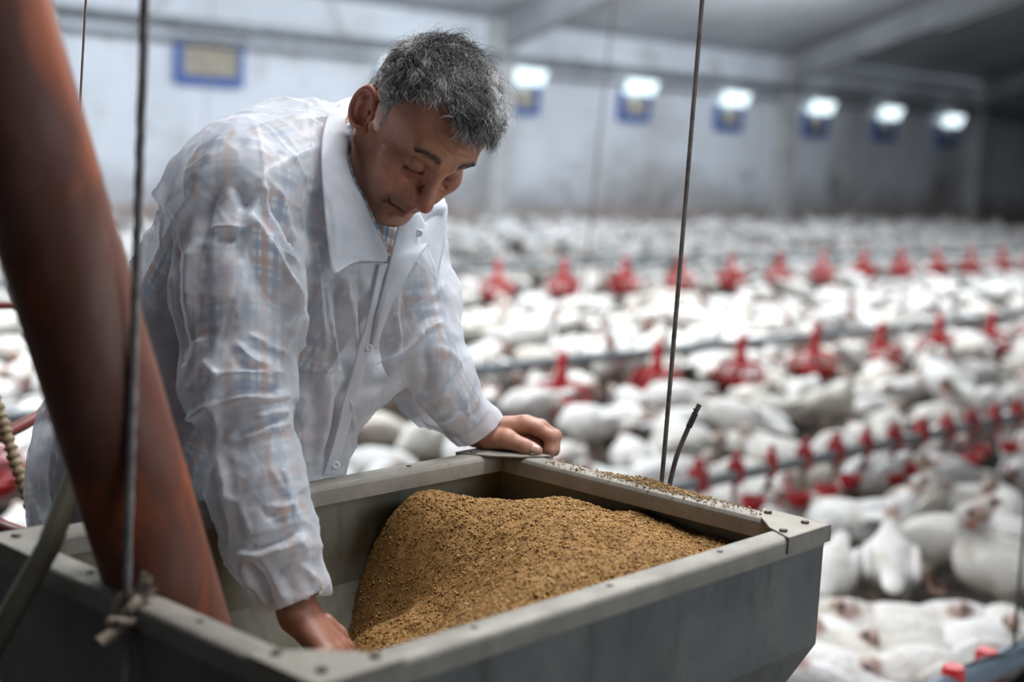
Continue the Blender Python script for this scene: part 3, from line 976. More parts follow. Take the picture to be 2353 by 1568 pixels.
gu, gv = np.meshgrid(np.linspace(.006, LU - .006, NU), np.linspace(.006, LV - .006, NV), indexing='ij')
gu = gu.ravel(); gv = gv.ravel(); gz = heap(gu, gv)
gz = gz + .0028 * vnoise(np.stack([gu * 330, gv * 330, gu * 0], 1), 5)
pos = HO + gu[:, None] * HU + gv[:, None] * HV; pos[:, 2] = gz
ii = (np.arange(NU - 1)[:, None] * NV + np.arange(NV - 1)[None]).ravel()
fq = np.stack([ii, ii + NV, ii + NV + 1, ii + 1], 1)
base_c = np.array([.36, .195, .062])
tone = .85 + .35 * (0.5 + .5 * vnoise(np.stack([gu * 260, gv * 260, gu * 0 + 7], 1), 8))
colf = base_c * tone[:, None]
# flakes and crumbs lying on the heap
def flakes(P0, N0, size, seed):
    """irregular little octahedra at P0, flattened along N0"""
    r_ = np.random.default_rng(seed); n = len(P0)
    a = r_.normal(size=(n, 3)); a -= N0 * (a * N0).sum(1)[:, None] * .6; a /= np.linalg.norm(a, axis=1, keepdims=True)
    b = np.cross(N0 + r_.normal(size=(n, 3)) * .5, a); b /= np.linalg.norm(b, axis=1, keepdims=True); c = np.cross(a, b)
    s = size * np.exp(r_.normal(size=n) * .35)
    la, lb, lc = s[:, None], s[:, None] * r_.uniform(.5, .9, (n, 1)), s[:, None] * r_.uniform(.25, .5, (n, 1))
    V = np.stack([P0 + a * la, P0 - a * la * .8, P0 + b * lb, P0 - b * lb * .9, P0 + c * lc, P0 - c * lc], 1).reshape(-1, 3)
    T = np.array([[0, 2, 4], [2, 1, 4], [1, 3, 4], [3, 0, 4], [2, 0, 5], [1, 2, 5], [3, 1, 5], [0, 3, 5]])
    F_ = (np.arange(n)[:, None, None] * 6 + T[None]).reshape(-1, 3)
    pal = np.array([[.50, .285, .095], [.42, .23, .072], [.60, .39, .15], [.34, .175, .055], [.22, .11, .036], [.70, .52, .27]])
    ch = pal[r_.choice(6, n, p=[.32, .26, .16, .13, .08, .05])] * r_.uniform(.8, 1.15, (n, 1))
    return V, F_, np.repeat(ch, 6, axis=0)
_r = np.random.default_rng(3)
nfl = 34000
fu = _r.uniform(.28, LU - .01, nfl); fv = _r.uniform(.008, LV - .01, nfl); fz = heap(fu, fv)
e_ = .004
dzu = (heap(fu + e_, fv) - fz) / e_; dzv = (heap(fu, fv + e_) - fz) / e_
fp = HO + fu[:, None] * HU + fv[:, None] * HV; fp[:, 2] = fz + .0010
fnm = -dzu[:, None] * HU - dzv[:, None] * HV + ZA; fnm /= np.linalg.norm(fnm, axis=1, keepdims=True)
v1, f1, c1 = flakes(fp, fnm, .0016, 4)
tri = np.concatenate([fq[:, [0, 1, 2]], fq[:, [0, 2, 3]]])
fo = obj('feed_heap', np.concatenate([pos, v1]), np.concatenate([tri, f1 + len(pos)]), M_feed, loc=hp(.55, .3, .8), col=np.concatenate([colf, c1]))
tag(fo, 'heap of golden brown ground feed filling the hopper, scooped away around the hand', 'animal feed', None, 'stuff')
# feed spilled along the right rim
n1 = 1500
su = LU - np.abs(_r.normal(.006, .009, n1)).clip(0, .03); sv = _r.normal(.30, .045, n1).clip(.05, .45)
n2 = 380
su = np.r_[su, LU - _r.uniform(.001, .032, n2)]; sv = np.r_[sv, _r.uniform(.10, .47, n2)]
hz = np.exp(-((sv - .275) / .045) ** 2) * np.clip(1 - (LU - su) / .022, 0, 1) * .007
hz[n1:] = 0
sp = HO + su[:, None] * HU + sv[:, None] * HV; sp[:, 2] = RZH + .0028 + hz * _r.random(len(su))
v2, f2, c2_ = flakes(sp, np.tile(ZA, (len(sp), 1)), .0015, 6)
c2_ = c2_ * .7 + np.array([.5, .38, .22]) * .3
so = obj('spilled_feed', v2, f2, M_feed, loc=hp(LU - .01, .28, RZH), col=c2_)
tag(so, 'crumbs of feed spilled along the top of the hopper\'s right rim, by the steel cable', 'animal feed', None, 'stuff')

# ------------------------------------------------------------------ tube, pole, ropes, cables
def tube_mat():
    m, n, l, b = nt('orange_tube')
    b.inputs['Roughness'].default_value = .42
    mp = texco(n, l, (1, 1, .55))
    t = noise(n, l, mp, 9, 5, .55, .6)
    r = ramp(n, ((.34, (.29, .068, .020)), (.45, (.13, .042, .024)), (.60, (.18, .078, .056)), (.74, (.30, .18, .145))))
    l.new(t.outputs[0], r.inputs[0]); l.new(r.outputs[0], b.inputs['Base Color'])
    t2 = noise(n, l, mp, 30, 3); rr2 = ramp(n, ((.3, (.5,) * 3), (.7, (.75,) * 3))); l.new(t2.outputs[0], rr2.inputs[0]); l.new(rr2.outputs[0], b.inputs['Roughness'])
    return m
tb0, tb1 = P(450, 1600, 1.48), P(-35, 0, 1.235)
tdir = unit(tb1 - tb0); tb1 = tb1 + tdir * .5
mb = MB()
uu = unit(np.cross(tdir, ZA)); 
R_ = .0548
L_ = np.linalg.norm(tb1 - tb0)
prof = [(R_ - .004, 0), (R_, 0), (R_, L_), (R_ - .004, L_), (R_ - .004, 0)]
mb.lathe(prof, tb0, 48, tdir)
tag(mb.build('feed_tube', tube_mat(), None, tb0, 50), 'thick dusty orange-brown plastic feed tube slanting down into the hopper', 'tube')

mb = MB(); mb.tube([P(246, 905, 1.52), P(205, 1010, 1.49), P(110, 1260, 1.425), P(-60, 1560, 1.36)], [.0112, .0115, .012, .0125], 16)
tag(mb.build('wooden_pole', matte('olive_wood', (.045, .04, .022), (.085, .075, .045), 14, .7, stretch=(1, 1, .2))), 'round olive-brown wooden pole leaning over the left corner of the hopper', 'pole')

M_rope = matte('sisal', (.26, .20, .15), (.40, .32, .25), 90, .9, bscale=300, bstr=.6, bdist=.002)
M_rope2 = matte('grey_rope', (.17, .155, .15), (.28, .26, .25), 60, .85, bscale=300, bstr=.6, bdist=.002)
def twisted(pts, rad, lobes, pitch, n=24, step=.0025, depth=.22):
    pts = [np.asarray(p, float) for p in pts]
    # Catmull-Rom resampling
    dense = []
    for i in range(len(pts) - 1):
        p0, p1, p2, p3 = pts[max(i - 1, 0)], pts[i], pts[i + 1], pts[min(i + 2, len(pts) - 1)]
        m_ = max(2, int(np.linalg.norm(p2 - p1) / step))
        for k in range(m_):
            t = k / m_
            dense.append(.5 * ((2 * p1) + (p2 - p0) * t + (2 * p0 - 5 * p1 + 4 * p2 - p3) * t * t + (3 * p1 - p0 - 3 * p2 + p3) * t ** 3))
    dense.append(pts[-1]); D = np.array(dense)
    T = np.gradient(D, axis=0); T /= np.linalg.norm(T, axis=1, keepdims=True) + 1e-12
    s = np.r_[0, np.cumsum(np.linalg.norm(np.diff(D, axis=0), axis=1))]
    up = np.cross(T[0], [.3, .9, .2]); V_ = []
    th = np.arange(n) * 2 * math.pi / n
    for i in range(len(D)):
        up = up - T[i] * (up @ T[i]); up /= np.linalg.norm(up); w = np.cross(T[i], up)
        r_ = rad * (1 - depth + depth * np.abs(np.cos(lobes / 2 * (th - 2 * math.pi * s[i] / pitch))))
        V_.append(D[i] + r_[:, None] * (np.cos(th)[:, None] * up + np.sin(th)[:, None] * w))
    V_ = np.concatenate(V_); m_ = len(D)
    k = np.arange(n); i = np.arange(m_ - 1)[:, None] * n
    F_ = np.stack([i + k, i + (k + 1) % n, i + n + (k + 1) % n, i + n + k], -1).reshape(-1, 4)
    c0, c1_ = len(V_), len(V_) + 1
    V_ = np.concatenate([V_, D[:1], D[-1:]])
    caps = [np.stack([np.full(n, c0), (k + 1) % n, k, np.full(n, c0)], 1), ]
    return V_, F_
def rope(name, pts, rad, lobes, pitch, mat, parent=None, **kw):
    V_, F_ = twisted(pts, rad, lobes, pitch, **kw)
    return obj(name, V_, F_, mat, parent)
# near rope, tied on the left rim
rk = hp(.004, .268, RZH)                    # where the rope meets the rim
kx, ky, kd = proj(rk)
rt = thing('hanging_rope', 'thin grey rope hanging before the orange tube, knotted on the hopper\'s left rim', 'rope', rk)
rope('cord', [P(338, -160, 1.25), P(331, 60, 1.26), P(311, 700, 1.305), P(292, 1330, 1.345), P(298, 1368, 1.352)], .0047, 3, .016, M_rope2, rt, n=12, step=.006)
kn = P(308, 1398, 1.352)
def ring_pts(c, a, b, m_=14, k=1.0): return [c + a * math.cos(q) + b * math.sin(q) for q in np.linspace(0, 2 * math.pi * k, m_)]
kv = MB()
for q in range(5):
    c = kn + np.array([rng.normal() * .004, rng.normal() * .004, rng.normal() * .006])
    a = unit(rng.normal(size=3)) * .0135; b = unit(np.cross(a, rng.normal(size=3))) * .0115
    V_, F_ = twisted(ring_pts(c, a, b), .0058, 3, .02, n=10, step=.004)
    kv.add(V_, F_.tolist())
for d_ in ((.016, .0, .022), (.010, .004, .030), (-.004, -.004, .004)):
    V_, F_ = twisted([kn, kn + np.array(d_) * .6, kn + np.array(d_) * 1.1], .0065, 3, .02, n=10, step=.004); kv.add(V_, F_.tolist())
kv.build('knot', M_rope, rt)
rope('frayed_tail', [kn, P(292, 1432, 1.345), P(262, 1455, 1.335), P(228, 1480, 1.325)], .0068, 3, .022, M_rope, rt, n=12, step=.004)
rope('tied_end', [kn, P(296, 1440, 1.35), P(293, 1500, 1.345), P(290, 1600, 1.335)], .0052, 3, .02, M_rope2, rt, n=12, step=.005)

M_wire = matte('steel_wire', (.075, .062, .052), (.15, .13, .11), 40, .6, .15)
M_tape = matte('black_tape', (.025, .025, .027), (.05, .05, .05), 80, .5)
ct = thing('steel_cable', 'taut grey twisted steel cable rising from behind the hopper\'s right rim', 'cable', P(1518, 1125, 1.965))
rope('strand', [P(1514, 1150, 1.968), P(1521, 1100, 1.964), P(1567, 560, 1.957), P(1613, 5, 1.95), P(1648, -420, 1.945)], .0033, 6, .030, M_wire, ct, n=24, step=.0032, depth=.3)
ce = thing('cable_end', 'short loose cable end with black tape, sticking up beside the taut cable', 'cable', P(1536, 1128, 1.962))
rope('strand', [P(1531, 1150, 1.966), P(1539, 1112, 1.962), P(1556, 1046, 1.958), P(1581, 985, 1.955), P(1607, 930, 1.952)], .0036, 6, .028, M_wire, ce, n=24, step=.0025, depth=.3)
rope('tape_wrap', [P(1582.5, 982, 1.955), P(1590, 966, 1.954), P(1598, 949, 1.953)], .0046, 4, .013, M_tape, ce, n=20, step=.0012, depth=.18)
mb = MB(); mb.add([P(1596, 948, 1.950), P(1592, 938, 1.950), P(1601, 941, 1.949), P(1594, 955, 1.950), P(1596, 948, 1.9515), P(1592, 938, 1.9515), P(1601, 941, 1.951), P(1594, 955, 1.9515)], [(0, 1, 2), (0, 2, 3), (4, 6, 5), (4, 7, 6), (0, 4, 5, 1), (1, 5, 6, 2), (2, 6, 7, 3), (3, 7, 4, 0)])
mb.build('loose_tape', M_tape, ce)
M_thin = matte('thin_cord', (.17, .12, .09), None, rough=.8)
mb = MB(); mb.tube([P(201, -60, 1.85), P(190, 130, 1.85), P(181, 300, 1.85), P(170, 560, 1.85)], .0016, 8)
tag(mb.build('suspension_cord', M_thin), 'thin brown suspension cord at the top left beside the orange tube', 'cord')

M_hose = matte('dark_red_hose', (.13, .022, .016), (.20, .04, .028), 20, .45)
def smooth_tube(name, pts, r_, mat, label, cat, n=12):
    V_, F_ = twisted(pts, r_, 2, 9.0, n=n, step=.012, depth=0.0)
    return tag(obj(name, V_, F_, mat), label, cat)
smooth_tube('hose', [P(210, 905, 2.50), P(110, 945, 2.42), P(50, 978, 2.36), P(-30, 1020, 2.30), P(-95, 1090, 2.24), P(-70, 1165, 2.2), P(0, 1207, 2.16), P(60, 1230, 2.12), P(150, 1270, 2.08)], .0108, M_hose, 'dark red rubber hose looping past the white coat tail at the left edge', 'hose')
smooth_tube('red_pipe', [P(-160, 703, 2.9), P(60, 703, 2.95), P(330, 706, 3.0)], .0085, M_hose, 'straight dark red pipe crossing the left edge behind the orange tube', 'pipe')
# ribbed brown flexible conduit
pp = [P(-25, 880, 2.30), P(2, 955, 2.30), P(30, 1045, 2.29), P(62, 1140, 2.28), P(90, 1230, 2.28)]
V_, F_ = twisted(pp, .0095, 1, 9.0, n=14, step=.0018, depth=0.0)
m_ = (len(V_) - 2) // 14
cen = V_[:-2].reshape(m_, 14, 3).mean(1, keepdims=True)
rk_ = (1 + .16 * np.sign(np.sin(np.arange(m_) * .0018 * 2 * math.pi / .0135)))[:, None, None]
V_[:-2] = (cen + (V_[:-2].reshape(m_, 14, 3) - cen) * rk_).reshape(-1, 3)
tag(obj('ribbed_conduit', V_, F_, matte('tan_plastic', (.22, .16, .085), (.32, .24, .13), 30, .6)), 'tan ribbed flexible conduit hanging at the left edge beside the coat tail', 'conduit')
# ================================================================== the man
_v = np.array([-0.59017939, 1.01640769, -2.3288444]); _t = np.linalg.norm(_v); _k = _v / _t
_K = np.array([[0, -_k[2], _k[1]], [_k[2], 0, -_k[0]], [-_k[1], _k[0], 0]])
HR = np.eye(3) + math.sin(_t) * _K + (1 - math.cos(_t)) * _K @ _K            # columns: his right, face, crown
HT = np.array([-0.15071567, 1.98162383, 1.46299932]) + HR @ np.array([0, 0, .004])
HS = 0.955
HT = CAM + (HT - CAM) * HS                                                   # the head reaches forward of the chest
def hl(x, y, z): return HT + HR @ (np.array([x, y, z]) * HS)                 # head frame -> world
RS, LS = P(548, 425, 1.80), P(905, 555, 2.10)
RE, LE = P(548, 890, 1.735), P(962, 815, 2.04)
RW, LW = P(688, 1408, 1.70), P(1083, 988, 2.10)
CH, BE, PE = P(665, 545, 1.97), P(500, 840, 1.98), P(372, 1080, 1.97)
ax_s = unit(CH - BE); ax_b = unit((LS - RS) - ax_s * ((LS - RS) @ ax_s)); ax_n = np.cross(ax_s, ax_b)
if ax_n @ (P(900, 700, 1.97) - CH) < 0: ax_n = -ax_n                          # points out of the chest
TR = np.stack([ax_s, ax_b, ax_n], 1)
ax_s2 = unit(BE - PE); ax_b2 = unit(ax_b - ax_s2 * (ax_b @ ax_s2)); TR2 = np.stack([ax_s2, ax_b2, np.cross(ax_s2, ax_b2)], 1)
NB = P(778, 418, 1.985)                                           # foot of the neck
def torso(p, g):
    b = ell(p, CH, (.165 + g, .165 + g, .130 + g), TR)
    b = smin(b, ell(p, BE, (.23 + g, .160 + g, .128 + g), TR2), .08)
    b = smin(b, ell(p, PE, (.15 + g, .165 + g, .122 + g), TR2), .08)
    b = smin(b, cone(p, NB - ax_b * .03, RS, .052 + g, .060 + g), .06)
    b = smin(b, cone(p, NB + ax_b * .03, LS, .052 + g, .056 + g), .06)
    return b
def arms(p, g):
    b = smin(cone(p, RS, RE, .052 + g, .042 + g), cone(p, RE, RW, .041 + g, .026 + g), .02)
    l_ = smin(cone(p, LS, LE, .050 + g, .041 + g), cone(p, LE, LW, .041 + g, .024 + g), .02)
    return np.minimum(b, l_)

# ---- head -----------------------------------------------------------------
def head_local(q):
    x = q.copy(); x[:, 0] = np.abs(x[:, 0])                                   # the face is built symmetric, then skewed by paint and hair
    b = ell(x, (0, -.008, .046), (.0745, .085, .079))
    b = smin(b, ell(x, (0, .036, .052), (.064, .054, .056)), .03)
    b = smin(b, ell(x, (0, .040, -.034), (.057, .054, .068)), .035)
    b = smin(b, cone(x, (.058, .004, -.042), (.022, .074, -.096), .014, .014), .03)    # jaw line
    b = smin(b, ell(x, (0, .079, -.097), (.021, .017, .016)), .022)                    # chin
    b = smin(b, ell(x, (.042, .066, -.010), (.023, .022, .017)), .026)                 # cheek bone
    b = smin(b, ell(x, (.036, .064, -.045), (.021, .020, .026)), .026)                 # cheek
    b = smax(b, -ell(x, (.033, .106, .014), (.020, .021, .013)), .016)                 # eye socket
    b = smin(b, cone(x, (.010, .088, .037), (.040, .078, .043), .0115, .0085), .016)   # brow ridge
    b = smin(b, sph(x, (.0295, .0785, .0150), .0142), .004)                            # eye under its lid
    lid = np.abs(np.sqrt(((x - np.array([.0295, .0785, .0150], np.float32)) ** 2).sum(1)) - .0147) - .0012
    lid = smax(lid, -(x[:, 2] - (.0105 - 9 * (x[:, 0] - .0295) ** 2) * 1.0), .0012)    # upper lid, lowered
    lid = smax(lid, -(x[:, 1] - .076), .002)
    b = smin(b, lid, .0018)
    b = smin(b, cone(x, (.018, .0845, .003), (.042, .0775, .005), .0035, .003), .006)  # lower lid and bag
    b = smin(b, cone(x, (.021, .080, -.006), (.040, .076, -.003), .005, .004), .010)
    # nose
    n = cone(x, (0, .089, .030), (0, .114, -.014), .0066, .0082)
    n = smin(n, ell(x, (0, .1175, -.0215), (.0112, .0125, .0108)), .010)
    n = smin(n, ell(x, (.0125, .1045, -.0265), (.0088, .0115, .0085)), .007)
    n = smin(n, cone(x, (0, .112, -.032), (0, .098, -.036), .006, .006), .006)
    n = smax(n, -ell(x, (.0066, .1105, -.0345), (.0038, .0065, .0050)), .003)
    b = smin(b, n, .018)
    # mouth
    b = smin(b, ell(x, (0, .078, -.053), (.031, .021, .024)), .018)
    b = smin(b, cone(x, (0, .1010, -.0560), (.021, .0870, -.0570), .0052, .0026), .006)
    b = smin(b, cone(x, (0, .0990, -.0675), (.019, .0865, -.0625), .0066, .0030), .006)
    b = smax(b, -cone(x, (0, .1078, -.0618), (.0260, .0890, -.0590), .0021, .0024), .004)
    b = smax(b, -cone(x, (.0260, .0895, -.0588), (.0295, .0860, -.0640), .0022, .0018), .004)
    b = smax(b, -cone(x, (.0, .0990, -.0790), (.014, .0955, -.0785), .0032, .002), .008)
    b = smax(b, -cone(x, (0, .1055, -.0405), (0, .1050, -.0500), .0020, .0020), .004)
    # folds from the nose past the mouth, and under the eye
    b = smax(b, -cone(x, (.0210, .1040, -.0280), (.0330, .0935, -.0480), .0024, .0034), .009)
    b = smax(b, -cone(x, (.0330, .0935, -.0480), (.0365, .0850, -.0670), .0034, .0020), .008)
    b = smax(b, -cone(x, (.0185, .0925, .0010), (.0330, .0890, -.0090), .0016, .0014), .005)
    # ear
    ea = 0.42
    e = x - np.array([.0735, -.010, -.001], np.float32)
    ca, sa = math.cos(ea), math.sin(ea)
    ex = e[:, 0] * ca + e[:, 1] * sa; ey = -e[:, 0] * sa + e[:, 1] * ca
    w = np.stack([ex, ey * .97 + e[:, 2] * .22, e[:, 2] * .97 - ey * .22], 1)
    sh = ell(w, (.006, -.004, .004), (.0065, .0185, .030))
    sh = smin(sh, ell(w, (.004, .003, -.024), (.0055, .0105, .0115)), .008)
    a_ = np.arctan2(w[:, 2] - .004, w[:, 1] + .004)
    rr_ = np.sqrt(((w[:, 1] + .004) / .0165) ** 2 + ((w[:, 2] - .004) / .028) ** 2)
    hel = np.sqrt(((rr_ - 1) * .019) ** 2 + (w[:, 0] - .0120) ** 2) - .0040
    hel = np.where((a_ > -1.0) & (a_ < .35), .02, hel)
    sh = smin(sh, hel, .003)
    sh = smax(sh, -ell(w, (.0145, .002, -.001), (.0125, .0115, .0190)), .0025)
    sh = smax(sh, -ell(w, (.0150, -.004, .019), (.0085, .0100, .0080)), .003)
    sh = smin(sh, ell(w, (.006, .0125, -.002), (.004, .0045, .0065)), .004)           # tragus
    b = smin(b, sh, .006)
    return b
def wrinkles(q):
    """lines of the brow and eye, as small height changes"""
    s = 0
    ft = np.clip((q[:, 1] - .03) / .03, 0, 1)
    for z0, am in ((.060, .9), (.070, 1.1), (.080, 1.0), (.089, .6)):
        zz = z0 + .004 * np.cos(q[:, 0] * 55 + z0 * 70) + .0015 * np.sin(q[:, 0] * 170 + z0 * 900)
        s = s - am * .0014 * np.exp(-((q[:, 2] - zz) / .0022) ** 2) * ft * np.clip((.052 - np.abs(q[:, 0])) / .012, 0, 1)
    for i, x0 in enumerate((-.0065, .0065)):
        s = s - .0011 * np.exp(-((q[:, 0] - x0) / .0018) ** 2) * np.exp(-((q[:, 2] - .040) / .010) ** 2) * ft
    ax_ = np.abs(q[:, 0])
    for k_ in (-.55, -.1, .35):
        zz = .012 + k_ * (ax_ - .045)
        s = s - .0007 * np.exp(-((q[:, 2] - zz) / .0013) ** 2) * np.exp(-((ax_ - .054) / .007) ** 2) * (q[:, 1] > .02)
    for x0, z0, sl in ((.050, -.030, .9), (.056, -.040, 1.0)):
        s = s - .0008 * np.exp(-((ax_ - x0 - sl * (z0 - q[:, 2]) * .25) / .0022) ** 2) * np.exp(-((q[:, 2] - z0) / .018) ** 2) * (q[:, 1] > .02)
    return s
# ---- hands ----------------------------------------------------------------
DL = 2.100
def chain(pts): return [(P(x, y, DL + dz), r * DL / FPX) for x, y, dz, r in pts]
LH = [  # left hand resting on the back corner: index, middle, ring, little, thumb
    chain([(1203, 974, .004, 19), (1234, 985, .000, 17), (1264, 1004, -.004, 15.5), (1263, 1036, -.006, 13.5), (1256, 1060, -.006, 11)]),
    chain([(1209, 972, .024, 19), (1243, 982, .022, 17), (1275, 1003, .020, 15.0), (1272, 1034, .014, 14), (1243, 1040, .006, 13)]),
    chain([(1208, 976, .045, 18), (1240, 987, .043, 16), (1270, 1006, .041, 14.0), (1262, 1032, .032, 13), (1234, 1034, .022, 12.5)]),
    chain([(1200, 984, .064, 16), (1226, 995, .062, 14), (1252, 1010, .060, 12.0), (1246, 1030, .050, 12), (1222, 1032, .036, 12)]),
    chain([(1118, 1008, -.008, 27), (1165, 1010, -.020, 22.5), (1205, 1027, -.027, 17.5), (1222, 1033, -.028, 16), (1234, 1037, -.028, 13)]),
]
LPALM = [(P(1082, 985, DL), P(1200, 976, DL + .006), 27, 21), (P(1084, 988, DL + .018), P(1205, 978, DL + .030), 25, 20),
         (P(1088, 992, DL + .030), P(1198, 986, DL + .055), 23, 19), (P(1100, 1000, DL), P(1150, 1006, DL + .03), 30, 27), (P(1180, 1000, DL + .022), P(1232, 1022, DL + .024), 20, 13), (P(1066, 980, DL + .008), P(1100, 990, DL + .012), 28, 27)]
DR = 1.705
def chr_(pts): return [(P(x, y, DR + dz), r * DR / FPX) for x, y, dz, r in pts]
RHD = [  # right hand dipping into the feed: index, middle, ring, little, thumb
    chr_([(778, 1490, -.004, 23), (798, 1522, -.010, 20), (806, 1554, -.014, 18), (802, 1578, -.012, 15.5), (792, 1594, -.008, 13)]),
    chr_([(768, 1500, -.026, 23), (788, 1534, -.034, 20), (794, 1566, -.038, 18), (787, 1590, -.034, 15.5), (776, 1606, -.028, 13)]),
    chr_([(752, 1508, -.046, 22), (770, 1540, -.054, 19), (776, 1570, -.056, 17.5), (768, 1592, -.052, 15), (758, 1606, -.046, 13)]),
    chr_([(734, 1514, -.062, 20), (748, 1542, -.070, 17), (752, 1566, -.072, 15), (746, 1584, -.068, 13.5), (738, 1596, -.062, 12)]),
    chr_([(745, 1436, .018, 27), (775, 1460, .024, 22), (795, 1490, .022, 18.5), (802, 1512, .018, 17), (806, 1532, .014, 14)]),
]
RPALM = [(P(690, 1412, DR), P(776, 1488, DR - .004), 38, 28), (P(684, 1414, DR - .012), P(764, 1498, DR - .026), 36, 27), (P(678, 1418, DR - .02), P(748, 1506, DR - .046), 33, 25), (P(672, 1385, DR - .004), P(692, 1418, DR - .006), 36, 38)]
def hand(p, fingers, palm, D):
    b = None
    for a, c, r1, r2 in palm:
        d = cone(p, a, c, r1 * D / FPX, r2 * D / FPX); b = d if b is None else smin(b, d, .012)
    for fg in fingers:
        s = None
        for (a, ra), (c, rc) in zip(fg[:-1], fg[1:]):
            d = cone(p, a, c, ra, rc); s = d if s is None else smin(s, d, .0035)
        for (a, ra) in fg[1:3]:
            s = smin(s, sph(p, a, ra * 1.04), .003)
        b = smin(b, s, .0055)
    return b
LHC, RHC = P(1170, 1000, DL), P(745, 1500, DR)
def masked(p, c, rad, fn, base):
    d = np.sqrt(((p - np.asarray(c, np.float32)) ** 2).sum(1))
    m = d < rad
    out = base
    if m.any():
        out = base.copy(); out[m] = fn(p[m], base[m])
    return out
def body(p):
    p = np.asarray(p, np.float32)
    b = np.minimum(torso(p, -.012), 9)
    b = smin(b, arms(p, -.004), .03)
    b = smin(b, cone(p, NB, hl(0, -.028, -.045), .060, .054), .045)                    # neck
    b = smin(b, cone(p, hl(.030, -.028, -.035), NB + ax_n * .05 - ax_b * .02, .017, .014), .02)
    b = masked(p, HT, .26, lambda q, o: smin(o, head_local(((q - HT.astype(np.float32)) @ HR.astype(np.float32)) / HS) * HS, .02), b)
    b = masked(p, LHC, .16, lambda q, o: smin(o, hand(q, LH, LPALM, DL), .010), b)
    b = masked(p, RHC, .16, lambda q, o: smin(o, hand(q, RHD, RPALM, DR), .010), b)
    return b
def skin_mat():
    m, n, l, b = nt('skin')
    a = n.new('ShaderNodeAttribute'); a.attribute_name = 'col'
    mp = texco(n, l)
    t = noise(n, l, mp, 70, 5, .6); r = ramp(n, ((.3, (.84, .80, .78)), (.7, (1.1, 1.08, 1.06))))
    l.new(t.outputs[0], r.inputs[0])
    c = mix(n, l, 1.0, a.outputs['Color'], r.outputs[0], 'MULTIPLY'); l.new(c, b.inputs['Base Color'])
    b.inputs['Roughness'].default_value = .47
    b.inputs['Specular IOR Level'].default_value = .42
    b.inputs['Subsurface Weight'].default_value = .12
    b.inputs['Subsurface Radius'].default_value = (.9, .35, .2); b.inputs['Subsurface Scale'].default_value = .004
    v = n.new('ShaderNodeTexVoronoi'); v.inputs['Scale'].default_value = 620; l.new(mp.outputs[0], v.inputs['Vector'])
    bb = bump(n, l, v.outputs[0], .12, .0008, b)
    t2 = noise(n, l, mp, 190, 4, .6); bump(n, l, t2.outputs[0], .22, .0014, b, bb)
    return m
M_skin = skin_mat()
root = np.array([PE[0], PE[1], 0.0])
man = thing('person', 'grey-haired man in translucent white coat, bending over the hopper, one hand in the feed', 'person', root)
lo_ = np.minimum.reduce([CH - .32, BE - .25, PE - .2, RHC - .13, HT - .17]); hi_ = np.maximum.reduce([CH + .3, HT + .19, LHC + .13, LS + .1])
V_, F_ = nets(body, lo_, hi_, .0023, newton=2)
q_ = (V_.astype(np.float64) - HT) @ HR / HS
g_ = grad(body, V_); g_ /= np.linalg.norm(g_, axis=1, keepdims=True) + 1e-9
inh = np.linalg.norm(q_ - [0, .02, 0], axis=1) < .16
dsp = np.zeros(len(V_)); dsp[inh] = wrinkles(q_[inh])
# knuckle creases
for fg, D in ((LH, DL), (RHD, DR)):
    for f in fg:
        for (a, ra), (c, rc) in ((f[1], f[2]), (f[2], f[3])):
            t = unit(f[2][0] - f[1][0])
            rel = V_ - a if (a is f[1][0]) else V_ - a
            dd = np.linalg.norm(V_ - a, axis=1)
            m = dd < ra * 1.9
            s = (V_[m] - a) @ t
            for o in (-.0030, 0, .0030):
                dsp[m] -= .00045 * np.exp(-((s - o) / .0009) ** 2) * np.clip(1.9 - dd[m] / ra, 0, 1)
V2 = V_ + g_ * dsp[:, None]
# complexion, with shade painted under the lids, in the mouth and nostrils
colr = np.tile(np.array([.54, .285, .195]), (len(V_), 1))
def tint(mask, c, k=1.0):
    global colr
    mk_ = np.clip(mask, 0, 1)[:, None] * k
    colr = colr * (1 - mk_) + np.array(c) * mk_
ax_ = np.abs(q_[:, 0])
near_h = inh.astype(float)
tint(near_h * np.exp(-(((ax_ - .040) / .022) ** 2 + ((q_[:, 2] + .012) / .024) ** 2)) * (q_[:, 1] > .03), (.46, .185, .125), .6)
tint(near_h * np.exp(-((ax_ / .017) ** 2 + ((q_[:, 2] + .022) / .018) ** 2)) * (q_[:, 1] > .095), (.48, .17, .12), .7)
tint(near_h * (ax_ > .070) * (np.abs(q_[:, 2]) < .05) * np.clip((ax_ - .070) / .008, 0, 1) * (q_[:, 1] < .012), (.46, .165, .125), .7)
stub = near_h * np.clip((-.030 - q_[:, 2]) / .02, 0, 1) * np.clip((q_[:, 1] + .01) / .03, 0, 1)
tint(stub, (.24, .165, .135), .55)
tint(near_h * np.exp(-((ax_ / .026) ** 2 + ((q_[:, 2] + .046) / .010) ** 2)) * (q_[:, 1] > .07), (.19, .12, .10), .55)
lipd = np.minimum(seg_info(np.stack([ax_, q_[:, 1], q_[:, 2]], 1), [0, .1040, -.0560], [.021, .0890, -.0570])[0], seg_info(np.stack([ax_, q_[:, 1], q_[:, 2]], 1), [0, .103, -.0670], [.018, .0890, -.0625])[0])
tint(near_h * np.clip((.0075 - lipd) / .003, 0, 1), (.38, .135, .115), .75)
md = seg_info(np.stack([ax_, q_[:, 1], q_[:, 2]], 1), [0, .1065, -.0618], [.0265, .0880, -.0590])[0]
tint(near_h * np.clip((.0036 - md) / .0016, 0, 1), (.10, .035, .03), .8)
ez = .0105 - 9 * (ax_ - .0295) ** 2
esl = near_h * np.exp(-((q_[:, 2] - ez + .0022) / .0034) ** 2) * np.clip((.0150 - np.abs(ax_ - .0295)) / .002, 0, 1) * (q_[:, 1] > .07)
